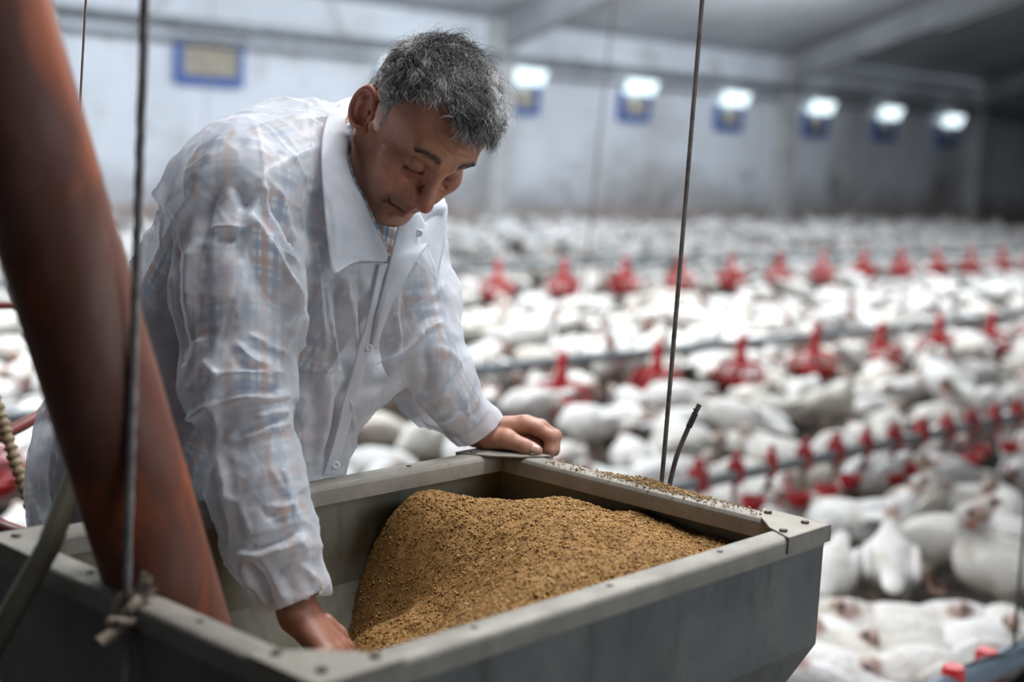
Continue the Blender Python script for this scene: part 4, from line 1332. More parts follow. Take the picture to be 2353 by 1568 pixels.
tint(esl * 1.6, (.018, .010, .008), .97)  # lashes and the shade below the upper lid, painted dark
tint(near_h * np.exp(-(((ax_ - .0295) / .016) ** 2 + ((q_[:, 2] - .014) / .011) ** 2)) * (q_[:, 1] > .06), (.25, .11, .085), .5)
tint(near_h * np.exp(-(((ax_ - .034) / .015) ** 2 + ((q_[:, 2] + .002) / .007) ** 2)) * (q_[:, 1] > .06), (.24, .105, .095), .6)
nos = np.linalg.norm((np.stack([ax_, q_[:, 1], q_[:, 2]], 1) - [.0066, .1100, -.0345]) / [.0045, .0065, .005], axis=1)
tint(near_h * np.clip((1.15 - nos) / .3, 0, 1), (.05, .018, .015), .9)
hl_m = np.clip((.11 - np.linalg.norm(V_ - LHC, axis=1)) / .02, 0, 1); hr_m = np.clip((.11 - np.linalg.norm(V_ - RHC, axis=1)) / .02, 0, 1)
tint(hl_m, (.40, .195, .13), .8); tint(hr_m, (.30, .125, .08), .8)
body_o = obj('body', V2, F_, M_skin, man, col=colr)
# nails
M_nail = matte('nail', (.55, .36, .29), None, rough=.3)
def nail(c, t, out, w, ln, name='fingernail'):
    t = unit(t); out = unit(out - t * (out @ t)); s = np.cross(t, out)
    v = []; f = []
    nx, ny = 7, 6
    for i in range(nx):
        for j in range(ny):
            a = (i / (nx - 1) - .5) * 2; b_ = j / (ny - 1)
            wd = w * (1 - .25 * max(0, b_ - .6) / .4)
            v.append(c + s * a * wd + t * (b_ - .5) * ln - out * (a * a) * w * .38 + out * .0003)
    for i in range(nx - 1):
        for j in range(ny - 1): f.append((i * ny + j, i * ny + j + 1, (i + 1) * ny + j + 1, (i + 1) * ny + j))
    o = obj(name, v, f, M_nail, body_o); sm = o.modifiers.new('solid', 'SOLIDIFY'); sm.thickness = .0006; return o
def on_body(px, py, d0=1.2, d1=2.6, fn=None):
    fn = fn or body
    o = CAM; r = ray(px, py); t = d0
    for _ in range(160):
        p = (o + r * t)[None]; d = float(fn(p)[0])
        if abs(d) < .0003: break
        t += d * .8
        if t > d1: return None
    p = o + r * t
    g = grad(fn, p[None].astype(np.float32))[0]
    return p, g / np.linalg.norm(g)
h_ = on_body(1230, 1031)
if h_: nail(h_[0] + h_[1] * .0004, LH[4][4][0] - LH[4][2][0], h_[1], .0062, .0125)
h_ = on_body(1263, 1062)
if h_: nail(h_[0] + h_[1] * .0003, LH[0][4][0] - LH[0][3][0], h_[1], .0048, .0095)

# ---- hair -----------------------------------------------------------------
def hair_mask(q):
    """1 where hair grows; q in the head frame"""
    z = q[:, 2]
    az = np.degrees(np.arctan2(q[:, 0], q[:, 1]))
    th = np.interp(az, [-180, -125, -110, -105, -92, -88, -80, -75, -72, -60, -45, -32, -17, -5, 2, 15, 25, 32, 46, 58, 66, 71, 73, 76, 80, 87, 91, 105, 110, 125, 180],
                   [-.075, -.055, -.03, .022, .022, .0, -.018, -.015, .060, .082, .084, .080, .086, .087, .087, .095, .103, .106, .105, .098, .088, .070, .045, -.012, -.018, .0, .022, .024, -.03, -.055, -.075])
    th = th + .007 * np.clip((62 - np.abs(az)) / 12, 0, 1) + .0025 * np.sin(az * .55) + .0015 * np.sin(az * 1.7)
    return np.clip((z - th) / .006 + .5, 0, 1)
def hair_thick(q):
    top = np.clip((q[:, 2] - .045) / .055, 0, 1)
    frt = np.clip((q[:, 1] + .03) / .08, 0, 1)
    return .004 + .006 * top + .005 * top * frt + .005 * top * np.clip(-q[:, 0] / .03, 0, 1)
def skull(q):
    b = ell(q, (0, -.008, .046), (.0745, .085, .079))
    b = smin(b, ell(q, (0, .036, .052), (.064, .054, .056)), .03)
    return smin(b, ell(q, (0, -.03, -.02), (.060, .062, .06)), .03)
def hair_cap(q):
    m = hair_mask(q)
    pn = np.asarray(q, np.float64)
    curl = .0028 * fbm(pn * 85, 2, 31) + .0016 * vnoise(pn * 210, 35)
    return skull(q) - (hair_thick(q) * .72 + curl) * m + .006 * (1 - m)
hv, hf = nets(hair_cap, (-.105, -.14, -.085), (.105, .115, .17), .0026, newton=1)
km = (hair_mask(hv) > .35) & ~((hv[:, 2] < .028) & (hv[:, 1] < .015) & (hv[:, 1] > -.034))
keep = km[hf].all(1)
def compact(v, f):
    u, inv_ = np.unique(f.ravel(), return_inverse=True); return v[u], inv_.reshape(f.shape), u
hv2, hf2, _ = compact(hv, hf[keep])
def hair_tone(q, r_):
    """0 dark .. 1 white: silver temples and front, dark crown"""
    side = np.clip((.070 - q[:, 2]) / .030, 0, 1)
    az = np.degrees(np.arctan2(q[:, 0], q[:, 1]))
    line = np.interp(az, [-180, -90, -32, -5, 15, 46, 60, 75, 90, 180], [0, .03, .082, .088, .095, .105, .098, .05, .03, 0])
    edge = np.clip(1 - (q[:, 2] - line) / .016, 0, 1) * (np.abs(az) < 95)
    pat = .5 + .5 * fbm(q * 42, 2, 77)
    pat2 = .5 + .5 * fbm(q * np.array([160, 60, 160]), 2, 79)
    rim_ = np.clip((-.005 - q[:, 0]) / .03, 0, 1) * .34
    return np.clip(.24 + .52 * side + .72 * edge + rim_ + 1.0 * (pat - .5) + .9 * (pat2 - .5) + r_, 0, 1)
def hair_col(t):
    stops = np.array([[.030, .028, .029], [.10, .095, .094], [.28, .27, .265], [.55, .55, .54], [.78, .79, .78]])
    x = np.clip(t, 0, 1) * 4; i = np.minimum(x.astype(int), 3); fr = (x - i)[:, None]
    return stops[i] * (1 - fr) + stops[i + 1] * fr
def hair_mat():
    m, n, l, b = nt('grey_hair')
    a = n.new('ShaderNodeAttribute'); a.attribute_name = 'col'
    l.new(a.outputs['Color'], b.inputs['Base Color']); b.inputs['Roughness'].default_value = .45
    b.inputs['Specular IOR Level'].default_value = .5
    return m
M_hair = hair_mat()
capc = hair_col(hair_tone(hv2, -.18)) * .40
# strands
rg = np.random.default_rng(21)
NS, NP = 24000, 6
tri_c = hv2[hf2].mean(1)
area = np.linalg.norm(np.cross(hv2[hf2[:, 1]] - hv2[hf2[:, 0]], hv2[hf2[:, 2]] - hv2[hf2[:, 0]]), axis=1)
pick = rg.choice(len(hf2), NS, p=area / area.sum())
w4 = rg.dirichlet(np.ones(4), NS)
R0 = (hv2[hf2[pick]] * w4[:, :, None]).sum(1)
N0 = grad(skull, R0.astype(np.float32)).astype(float); N0 /= np.linalg.norm(N0, axis=1, keepdims=True)
top = np.clip((R0[:, 2] - .04) / .06, 0, 1)
flow = np.stack([.30 * np.sign(R0[:, 0]) * (1 - top) - .25 * top, -.55 * (1 - top) + .75 * top, -.85 * (1 - top) + .05 * top], 1)
flow[:, 1] += .3 * np.clip((R0[:, 1] - .05) / .03, 0, 1)
flow += .55 * np.stack([fbm(R0 * 38, 2, 41), fbm(R0 * 38, 2, 42), fbm(R0 * 38, 2, 43)], 1) * 1.6 + rg.normal(size=(NS, 3)) * .22
sb_ = (R0[:, 2] < .035) & (R0[:, 1] > 0); flow[sb_, 1] = np.abs(flow[sb_, 1]) * .3 + .1
flow -= N0 * (flow * N0).sum(1, keepdims=True); flow /= np.linalg.norm(flow, axis=1, keepdims=True)
bin_ = np.cross(N0, flow)
Ls = (.006 + .011 * top + .005 * rg.random(NS)) * np.exp(rg.normal(size=NS) * .22)
lift = .14 + .22 * top + rg.random(NS) * .25
ph = rg.random(NS) * 6.28; cr = (.0008 + .0030 * top) * (.5 + rg.random(NS))
fly = rg.random(NS) < .035
lift = lift + fly * .7; Ls = Ls * (1 + fly * .45)
pts = []
for k in range(NP):
    s = k / (NP - 1)
    pos_ = R0 - N0 * .0012 + flow * (Ls * s)[:, None] + N0 * (Ls * lift * (s - .62 * s * s))[:, None]
    pos_ += (bin_ * np.cos(ph + s * 5.2)[:, None] + N0 * np.sin(ph + s * 5.2)[:, None]) * (cr * s)[:, None]
    pts.append(pos_)
PT = np.stack(pts, 1)                                            # NS, NP, 3
PT = HT + (PT * HS) @ HR.T
Tn = np.gradient(PT, axis=1); Tn /= np.linalg.norm(Tn, axis=2, keepdims=True) + 1e-12
up_ = np.cross(Tn, (HR @ np.array([.3, .5, .8]))[None, None]); up_ /= np.linalg.norm(up_, axis=2, keepdims=True) + 1e-12
w_ = np.cross(Tn, up_)
rad = .00018 * np.array([1, 1, 1, .9, .7, .3])[None, :, None] * (1 + .3 * rg.random((NS, 1, 1)))
ring = [PT + rad * (math.cos(a) * up_ + math.sin(a) * w_) for a in (0, 2.094, 4.189)]
SV = np.stack(ring, 2).reshape(-1, 3)                            # NS, NP, 3(sides), 3
ix = np.arange(NS * NP * 3).reshape(NS, NP, 3)
SF = np.concatenate([np.stack([ix[:, :-1, k], ix[:, :-1, (k + 1) % 3], ix[:, 1:, (k + 1) % 3], ix[:, 1:, k]], -1).reshape(-1, 4) for k in range(3)])
sc = np.repeat(hair_col(hair_tone(R0, rg.normal(size=NS) * .16)), NP * 3, axis=0)
capw = HT + (hv2 * HS) @ HR.T
obj('hair', np.concatenate([capw, SV]), np.concatenate([hf2, SF + len(capw)]), M_hair, man, col=np.concatenate([capc, sc]))
# eyebrows: short dark strands
for sgn in (1, -1):
    nb_ = 420
    s = rg.random(nb_); xx = .012 + .036 * s
    zz = .0415 + .0060 * np.sin(s * 2.4) - .004 * s + rg.normal(size=nb_) * .0026
    rt_ = []
    base = np.stack([sgn * xx, np.full(nb_, .11), zz], 1)
    for _ in range(40):                                          # drop them onto the brow
        d_ = head_local(base.astype(np.float32)); base[:, 1] -= np.clip(d_, -.004, .01) * .7
    n_ = grad(head_local, base.astype(np.float32)).astype(float); n_ /= np.linalg.norm(n_, axis=1, keepdims=True)
    dr_ = np.stack([sgn * (.8 + .2 * s), -.25 * np.ones(nb_), .55 * (1 - s) - .25 * s], 1) + rg.normal(size=(nb_, 3)) * .18
    dr_ -= n_ * (dr_ * n_).sum(1, keepdims=True); dr_ /= np.linalg.norm(dr_, axis=1, keepdims=True)
    ln_ = .0054 + .003 * rg.random(nb_)
    pp_ = np.stack([base - n_ * .0006 + dr_ * (ln_ * k / 3)[:, None] + n_ * (.0016 * (k / 3)) for k in range(4)], 1)
    pw = HT + (pp_ * HS) @ HR.T
    t_n = np.gradient(pw, axis=1); t_n /= np.linalg.norm(t_n, axis=2, keepdims=True)
    u_ = np.cross(t_n, (HR @ np.array([0, 1., .1]))[None, None]); u_ /= np.linalg.norm(u_, axis=2, keepdims=True); w2 = np.cross(t_n, u_)
    ra_ = .00012 * np.array([1, 1, .8, .3])[None, :, None]
    sv_ = np.stack([pw + ra_ * (math.cos(a) * u_ + math.sin(a) * w2) for a in (0, 2.094, 4.189)], 2).reshape(-1, 3)
    ix = np.arange(nb_ * 12).reshape(nb_, 4, 3)
    sf_ = np.concatenate([np.stack([ix[:, :-1, k], ix[:, :-1, (k + 1) % 3], ix[:, 1:, (k + 1) % 3], ix[:, 1:, k]], -1).reshape(-1, 4) for k in range(3)])
    bc = np.repeat(np.where(rg.random(nb_) < .25,   .22, .05)[:, None] * np.ones(3), 12, axis=0)
    obj('eyebrow', sv_, sf_, M_hair, man, col=bc)
# ---- clothes ----------------------------------------------------------------
def plaid_mat():
    m, n, l, b = nt('plaid_shirt')
    b.inputs['Roughness'].default_value = .9
    a = n.new('ShaderNodeAttribute'); a.attribute_name = 'pat'
    sx = n.new('ShaderNodeSeparateXYZ'); l.new(a.outputs['Vector'], sx.inputs[0])
    def stripes(out, period, lo, hi, off=0.0):
        m1 = n.new('ShaderNodeMath'); m1.operation = 'MULTIPLY_ADD'; m1.inputs[1].default_value = 1 / period; m1.inputs[2].default_value = off
        l.new(out, m1.inputs[0])
        f = n.new('ShaderNodeMath'); f.operation = 'FRACT'; l.new(m1.outputs[0], f.inputs[0])
        g1 = n.new('ShaderNodeMapRange'); g1.interpolation_type = 'SMOOTHSTEP'; g1.inputs[1].default_value = lo - .035; g1.inputs[2].default_value = lo + .035; l.new(f.outputs[0], g1.inputs[0])
        g2 = n.new('ShaderNodeMapRange'); g2.interpolation_type = 'SMOOTHSTEP'; g2.inputs[1].default_value = hi + .035; g2.inputs[2].default_value = hi - .035; l.new(f.outputs[0], g2.inputs[0])
        mm = n.new('ShaderNodeMath'); mm.operation = 'MULTIPLY'; l.new(g1.outputs[0], mm.inputs[0]); l.new(g2.outputs[0], mm.inputs[1])
        k = n.new('ShaderNodeMath'); k.operation = 'MULTIPLY'; k.inputs[1].default_value = .68; l.new(mm.outputs[0], k.inputs[0])
        return k.outputs[0]
    c = (.80, .79, .76, 1)
    first = n.new('ShaderNodeRGB'); first.outputs[0].default_value = c; c = first.outputs[0]
    for ax in (0, 1):
        for per, lo, hi, col, off in ((.044, .05, .32, (.06, .17, .30), 0), (.044, .52, .74, (.52, .20, .06), .0), (.044, .82, .90, (.10, .28, .38), 0)):
            c = mix(n, l, stripes(sx.outputs[ax], per, lo, hi, off), c, col)
    l.new(c, b.inputs['Base Color'])
    return m
def coat_mat(name='white_coat', transp=.36):
    m = bpy.data.materials.new(name); m.use_nodes = True
    n = m.node_tree.nodes; l = m.node_tree.links
    n.remove(n['Principled BSDF'])
    d = n.new('ShaderNodeBsdfDiffuse'); d.inputs[0].default_value = (.80, .82, .86, 1); d.inputs[1].default_value = .3
    t = n.new('ShaderNodeBsdfTranslucent'); t.inputs[0].default_value = (.80, .83, .88, 1)
    g = n.new('ShaderNodeBsdfGlossy'); g.inputs[0].default_value = (1, 1, 1, 1); g.inputs[1].default_value = .45
    tr = n.new('ShaderNodeBsdfTransparent'); tr.inputs[0].default_value = (.95, .97, 1, 1)
    m1 = n.new('ShaderNodeMixShader'); m1.inputs[0].default_value = .32; l.new(d.outputs[0], m1.inputs[1]); l.new(t.outputs[0], m1.inputs[2])
    m2 = n.new('ShaderNodeMixShader'); m2.inputs[0].default_value = .045; l.new(m1.outputs[0], m2.inputs[1]); l.new(g.outputs[0], m2.inputs[2])
    m3 = n.new('ShaderNodeMixShader'); l.new(m2.outputs[0], m3.inputs[1]); l.new(tr.outputs[0], m3.inputs[2])
    mp = texco(n, l)
    nz = noise(n, l, mp, 14, 3, .5); r = ramp(n, ((.35, (transp * .45,) * 3), (.65, (transp * 1.45,) * 3))); l.new(nz.outputs[0], r.inputs[0]); da = n.new('ShaderNodeAttribute'); da.attribute_name = 'dbl'
    inv_ = n.new('ShaderNodeMath'); inv_.operation = 'MULTIPLY_ADD'; inv_.inputs[1].default_value = -.80; inv_.inputs[2].default_value = 1.0; l.new(da.outputs['Fac'], inv_.inputs[0])
    mu_ = n.new('ShaderNodeMath'); mu_.operation = 'MULTIPLY'; l.new(r.outputs[0], mu_.inputs[0]); l.new(inv_.outputs[0], mu_.inputs[1]); l.new(mu_.outputs[0], m3.inputs[0])
    # fine crumples of the non-woven cloth
    b1 = n.new('ShaderNodeTexNoise'); b1.inputs['Scale'].default_value = 17; b1.inputs['Detail'].default_value = 3; b1.inputs['Distortion'].default_value = .8
    b1.noise_type = 'RIDGED_MULTIFRACTAL' if hasattr(b1, 'noise_type') else b1.noise_type
    l.new(mp.outputs[0], b1.inputs['Vector'])
    bp = n.new('ShaderNodeBump'); bp.inputs['Strength'].default_value = .32; bp.inputs['Distance'].default_value = .004; l.new(b1.outputs[0], bp.inputs['Height'])
    b2 = noise(n, l, mp, 900, 2); bp2 = n.new('ShaderNodeBump'); bp2.inputs['Strength'].default_value = .10; bp2.inputs['Distance'].default_value = .0008
    l.new(b2.outputs[0], bp2.inputs['Height']); l.new(bp.outputs[0], bp2.inputs['Normal'])
    for s in (d, t, g): l.new(bp2.outputs[0], s.inputs['Normal'])
    l.new(m3.outputs[0], n['Material Output'].inputs[0])
    return m
M_plaid = plaid_mat(); M_coat = coat_mat()
M_coat2 = coat_mat('white_coat_double', .26)

def pattern_coords(V):
    """cloth coordinates along and around the nearest limb, in metres"""
    segs = [(CH + ax_s * .17, CH, .15), (CH, BE, .15), (BE, PE, .15), (RS, RE, .055), (RE, RW, .045), (LS, LE, .055), (LE, LW, .045)]
    best = np.full(len(V), 9.0); out = np.zeros((len(V), 3)); acc = {0: 0, 1: .17, 2: .17 + np.linalg.norm(CH - BE), 3: 0, 4: np.linalg.norm(RS - RE), 5: 0, 6: np.linalg.norm(LS - LE)}
    for i, (a, b_, r_) in enumerate(segs):
        d, t = seg_info(V, a, b_); d = d - r_
        ax = unit(b_ - a)
        u = unit(ax_b - ax * (ax_b @ ax)) if i < 3 else unit(np.cross(ax, [.2, .3, 1.0])); w = np.cross(ax, u)
        q = V - a; ang = np.arctan2(q @ w, q @ u)
        m_ = d < best; best = np.where(m_, d, best)
        out[m_, 0] = (q @ ax)[m_] + acc[i]; out[m_, 1] = ang[m_] * (r_ if i > 2 else .15)
    return out
# shirt: collar stands around the neck, sleeves end at the wrist
def shirt_f(p):
    p = np.asarray(p, np.float32)
    b = smin(torso(p, .0), arms(p, .008), .03)
    return smin(b, cone(p, NB, NB * .50 + hl(0, -.028, -.045) * .50, .062, .062), .03)
sv, sf = nets(shirt_f, np.minimum.reduce([CH - .33, PE - .25, RW - .06]), np.maximum.reduce([CH + .32, LW + .08, LS + .1]), .0065, newton=2)
nk0 = hl(0, -.028, -.045); nka = unit(nk0 - NB)
cutm = ((sv - (NB * .45 + nk0 * .55)) @ nka > 0) & (np.linalg.norm(sv - nk0, axis=1) < .13)
cutm |= ((sv - RW) @ unit(RW - RE) > -.012) & (np.linalg.norm(sv - RW, axis=1) < .08)
cutm |= ((sv - LW) @ unit(LW - LE) > -.012) & (np.linalg.norm(sv - LW, axis=1) < .08)
sf = sf[~cutm[sf].any(1)]; sv, sf, _ = compact(sv, sf)
obj('plaid_shirt', sv, sf, M_plaid, man, vec=pattern_coords(sv))
# trousers and boots, behind the hopper
HIPA = np.array([-ax_b[0], -ax_b[1], 0]); HIPA = unit(HIPA)
FWD = unit(np.array([ax_n[0], ax_n[1], 0]))
def trousers_f(p):
    p = np.asarray(p, np.float32)
    b = ell(p, PE - ZA * .05, (.11, .145, .115), TR2)
    b = smin(b, ell(p, BE + ax_n * .004, (.205, .162, .131), TR2), .05)  # dark bib added so the torso shows darker through the coat
    for s in (-1, 1):
        hip = PE + HIPA * s * .085 - ZA * .06; kn = PE + HIPA * s * .105 + FWD * .02; kn[2] = .50; an_ = PE + HIPA * s * .115 - FWD * .05; an_[2] = .10
        l_ = smin(cone(p, hip, kn, .085, .072), cone(p, kn, an_, .075, .066), .03)
        b = smin(b, l_, .02)
    return b
tv, tf = nets(trousers_f, (PE[0] - .36, PE[1] - .36, .0), (PE[0] + .50, PE[1] + .36, 1.48), .010, newton=2)
obj('trousers_and_bib', tv, tf, matte('dark_trouser_cloth', (.030, .030, .034), (.050, .048, .050), 30, .9), man)
for s in (-1, 1):
    c = PE + HIPA * s * .115 - FWD * .05
    def boot_f(p, c=c):
        p = np.asarray(p, np.float32)
        a = np.array([c[0], c[1], .05]) - FWD * .03; t = np.array([c[0], c[1], .042]) + FWD * .16; u = np.array([c[0], c[1], .20])
        b = smin(cone(p, a, t, .048, .042), cone(p, a, u, .052, .060), .03)
        return smax(b, -(p[:, 2] - .0), .004)
    bv, bf = nets(boot_f, (c[0] - .3, c[1] - .3, -.03), (c[0] + .3, c[1] + .3, .3), .010, newton=2)
    obj('boot', bv, bf, matte('rubber_boot', (.02, .022, .02), None, rough=.5), man)

# coat ------------------------------------------------------------------------
def coat_f(p):
    p = np.asarray(p, np.float32)
    b = torso(p, .020)
    b = smin(b, cone(p, PE, P(350, 1420, 1.985), .140, .160), .08)                                    # skirt of the coat
    # the two fronts hang away from the chest
    b = smin(b, cone(p, P(845, 690, 1.93), P(720, 1085, 1.945), .050, .034), .09)
    b = smin(b, cone(p, P(900, 660, 1.99), P(850, 850, 1.99), .048, .040), .07)
    b = smin(b, cone(p, P(745, 660, 1.87), P(650, 1040, 1.89), .055, .055), .08)
    r_ = smin(cone(p, RS, P(548, 660, 1.77), .070, .074), cone(p, P(548, 660, 1.77), RE, .072, .062), .05)
    r_ = smin(r_, cone(p, RE, P(585, 1040, 1.715), .062, .049), .03)
    r_ = smin(r_, cone(p, P(592, 1120, 1.708), P(625, 1250, 1.70), .057, .051), .03)
    r_ = smin(r_, cone(p, P(628, 1255, 1.70), P(668, 1372, 1.698), .050, .043), .025)
    r_ = smin(r_, cone(p, P(668, 1372, 1.698), P(690, 1440, 1.697), .043, .039), .02)
    b = smin(b, r_, .022)
    l_ = smin(cone(p, LS, P(955, 700, 2.08), .060, .056), cone(p, P(955, 700, 2.08), LE, .056, .056), .05)
    l_ = smin(l_, cone(p, LE, P(1005, 888, 2.055), .056, .051), .03)
    l_ = smin(l_, cone(p, P(1005, 888, 2.055), P(1085, 972, 2.095), .051, .035), .03)
    l_ = smin(l_, cone(p, P(1085, 972, 2.095), P(1140, 1012, 2.11), .036, .031), .02)
    b = smin(b, l_, .022)
    b = smin(b, cone(p, NB, NB * .55 + nk0 * .45, .068, .068), .03)
    return b
clo = np.minimum.reduce([CH - .36, PE - .34, RW - .10, P(350, 1420, 1.985) - .22]); chi = np.maximum.reduce([CH + .36, LW + .12, LS + .14])
clo[2] = .70
cv, cf = nets(coat_f, clo, chi, .0034, newton=2)
cn = grad(coat_f, cv); cn /= np.linalg.norm(cn, axis=1, keepdims=True) + 1e-9
def on_coat(px, py):
    h = on_body(px, py, 1.45, 2.4, coat_f)
    return None if h is None else h[0]
# (photo pixels of the fold's line), height in mm, half width in mm
CREASES = [
    # shoulder and upper sleeve
    ([(738, 335), (670, 362), (608, 399)], 3, 5), ([(608, 399), (585, 470), (563, 600), (540, 700), (508, 800)], 4, 6),
    ([(560, 610), (535, 710), (500, 810)], -4, 6),
    ([(572, 495), (590, 540), (619, 583), (655, 650), (684, 703)], 13, 8), ([(560, 560), (600, 650), (640, 700), (676, 716)], -9, 13),
    ([(601, 412), (612, 460), (623, 513), (640, 560), (652, 586), (673, 608)], 11, 7), ([(614, 436), (632, 500), (650, 557), (668, 585)], -9, 8),
    ([(636, 430), (655, 510), (668, 560)], 6, 8),
    ([(490, 528), (525, 528), (561, 530)], 6, 5), ([(492, 545), (540, 548)], -5, 7),
    ([(480, 383), (440, 470), (412, 546)], 9, 7), ([(495, 352), (450, 390), (415, 423)], 6, 7), ([(455, 420), (430, 470), (410, 505)], -6, 7),
    ([(500, 430), (470, 500), (455, 560)], -7, 9), ([(540, 420), (560, 460), (575, 480)], -7, 8),
    ([(430, 340), (400, 420), (386, 480), (388, 590)], 8, 8), ([(397, 430), (372, 490), (361, 545)], 6, 6), ([(386, 434), (365, 480), (352, 520)], -5, 7),
    ([(350, 520), (335, 580), (330, 680)], 6, 7), ([(366, 560), (352, 640), (350, 740)], -6, 8), ([(405, 560), (400, 640), (412, 760), (425, 840)], -8, 9),
    ([(440, 560), (432, 650), (440, 740)], 5, 9), ([(470, 560), (462, 660), (470, 760)], -4, 9),
    # elbow
    ([(470, 778), (445, 808), (432, 834)], 7, 6), ([(505, 864), (560, 858), (600, 860), (650, 857)], 8, 6), ([(491, 915), (540, 896), (596, 889), (645, 896)], -10, 7),
    ([(495, 925), (560, 912), (610, 915), (666, 908)], 8, 6), ([(442, 960), (465, 945), (492, 926)], 8, 6), ([(586, 958), (620, 955), (660, 945)], 6, 5),
    ([(536, 1003), (565, 992), (596, 978), (640, 958)], -9, 6), ([(510, 1012), (570, 1000), (620, 985), (660, 975)], 6, 6),
    ([(545, 790), (560, 815), (585, 835), (620, 845)], 6, 6), ([(540, 815), (560, 838), (590, 850)], -4, 6),
    ([(470, 830), (490, 855), (502, 870)], 5, 5), ([(570, 770), (620, 800), (655, 815)], 5, 7),
    ([(495, 918), (500, 1017), (519, 1115), (537, 1238)], 4, 8), ([(483, 930), (488, 1015), (506, 1120), (524, 1238)], -3, 5),
    # forearm and cuff
    ([(605, 1165), (640, 1170), (675, 1160)], 5, 5), ([(650, 1075), (660, 1120), (655, 1150)], 5, 6), ([(560, 1256), (600, 1258), (650, 1240), (692, 1218)], -10, 7), ([(545, 1275), (580, 1274), (640, 1262), (700, 1240)], 7, 7),
    ([(600, 1160), (630, 1185), (650, 1200)], -4, 7), ([(555, 1290), (585, 1340), (622, 1398)], 7, 6), ([(575, 1290), (605, 1340), (628, 1390)], -9, 6), ([(600, 1280), (640, 1350), (655, 1390)], 4, 8),
    ([(690, 1300), (720, 1330), (735, 1350)], 5, 6), ([(640, 1300), (660, 1330), (670, 1370)], -4, 7),
    # front of the coat
    ([(725, 560), (731, 650), (740, 730), (747, 800)], 9, 8), ([(750, 640), (757, 720), (770, 800), (779, 850)], 9, 6), ([(768, 640), (778, 720), (790, 800), (796, 850)], -10, 9),
    ([(700, 600), (705, 700), (712, 800)], -7, 9), ([(690, 700), (680, 780), (690, 840)], 6, 8),
    ([(742, 852), (765, 847), (779, 850)], 5, 4), ([(790, 905), (800, 950), (805, 985), (795, 1000)], 7, 6), ([(800, 660), (815, 760), (822, 850)], 5, 10), ([(820, 640), (832, 720), (835, 800)], -5, 8),
    ([(760, 870), (750, 950), (730, 1050)], 4, 10), ([(715, 870), (722, 960), (715, 1060)], -4, 10), ([(780, 890), (775, 980), (745, 1060)], -5, 9),
    ([(850, 831), (880, 822), (916, 808), (955, 765)], 6, 6), ([(865, 845), (900, 835), (935, 800)], -6, 6), ([(900, 640), (905, 720), (915, 800)], 5, 8), ([(930, 600), (928, 680), (940, 745)], -5, 7),
    ([(870, 900), (855, 960), (830, 1010)], 4, 6), ([(885, 870), (870, 930), (850, 980)], -4, 6),
    # left sleeve
    ([(950, 717), (975, 700), (1010, 690)], -9, 8), ([(950, 765), (990, 752), (1015, 742)], 8, 7), ([(960, 690), (990, 672), (1020, 655)], 6, 7), ([(955, 740), (985, 730), (1012, 722)], -5, 6),
    ([(1007, 965), (1040, 950), (1072, 940)], 6, 6), ([(975, 950), (960, 965), (995, 985), (1020, 990)], -5, 7), ([(1062, 900), (1070, 950), (1078, 1000)], 5, 6), ([(1090, 880), (1085, 930), (1092, 960)], -5, 6),
    ([(1000, 800), (1030, 810), (1060, 840)], 4, 9), ([(980, 800), (985, 860), (975, 910)], -5, 11),
]
disp = np.zeros(len(cv))
for pxs, hgt, wid in CREASES:
    pts3 = [on_coat(*q) for q in pxs]
    pts3 = [q for q in pts3 if q is not None]
    if len(pts3) < 2: continue
    dmin = np.full(len(cv), 9.0); tt = np.zeros(len(cv)); acc = 0.0
    lens = [np.linalg.norm(b_ - a) for a, b_ in zip(pts3[:-1], pts3[1:])]; tot = sum(lens)
    box0 = np.min(pts3, 0) - .05; box1 = np.max(pts3, 0) + .05
    sel = np.nonzero(((cv > box0) & (cv < box1)).all(1))[0]
    dm = np.full(len(sel), 9.0); ts = np.zeros(len(sel))
    for a, b_, L_ in zip(pts3[:-1], pts3[1:], lens):
        if L_ > .16: acc += L_; continue
        d, t = seg_info(cv[sel], a, b_)
        m_ = d < dm; dm = np.where(m_, d, dm); ts = np.where(m_, (acc + t * L_) / tot, ts); acc += L_
    w_m = wid / 1000 * (.8 if hgt > 0 else 1.0)
    x = dm / w_m
    profile = np.exp(-np.abs(x) ** 1.35) if hgt > 0 else np.exp(-x * x)
    taper = np.clip(np.minimum(ts, 1 - ts) * 5 + .25, 0, 1)
    disp[sel] += 1.5 * hgt / 1000 * profile * taper
# the cloth's own looseness: long soft waves along the limbs plus small crumples
pc = pattern_coords(cv)
wav = fbm(np.stack([pc[:, 0] * 7, pc[:, 1] * 26, pc[:, 0] * 0 + 2.2], 1), 2, 51)
wav2 = fbm(cv * np.array([22, 22, 16]), 2, 61)
rdg = 1 - np.abs(fbm(cv * 19 + 3, 2, 71)) * 3.0
disp += .0035 * wav + .0030 * wav2 + .0022 * np.clip(rdg, 0, 1)
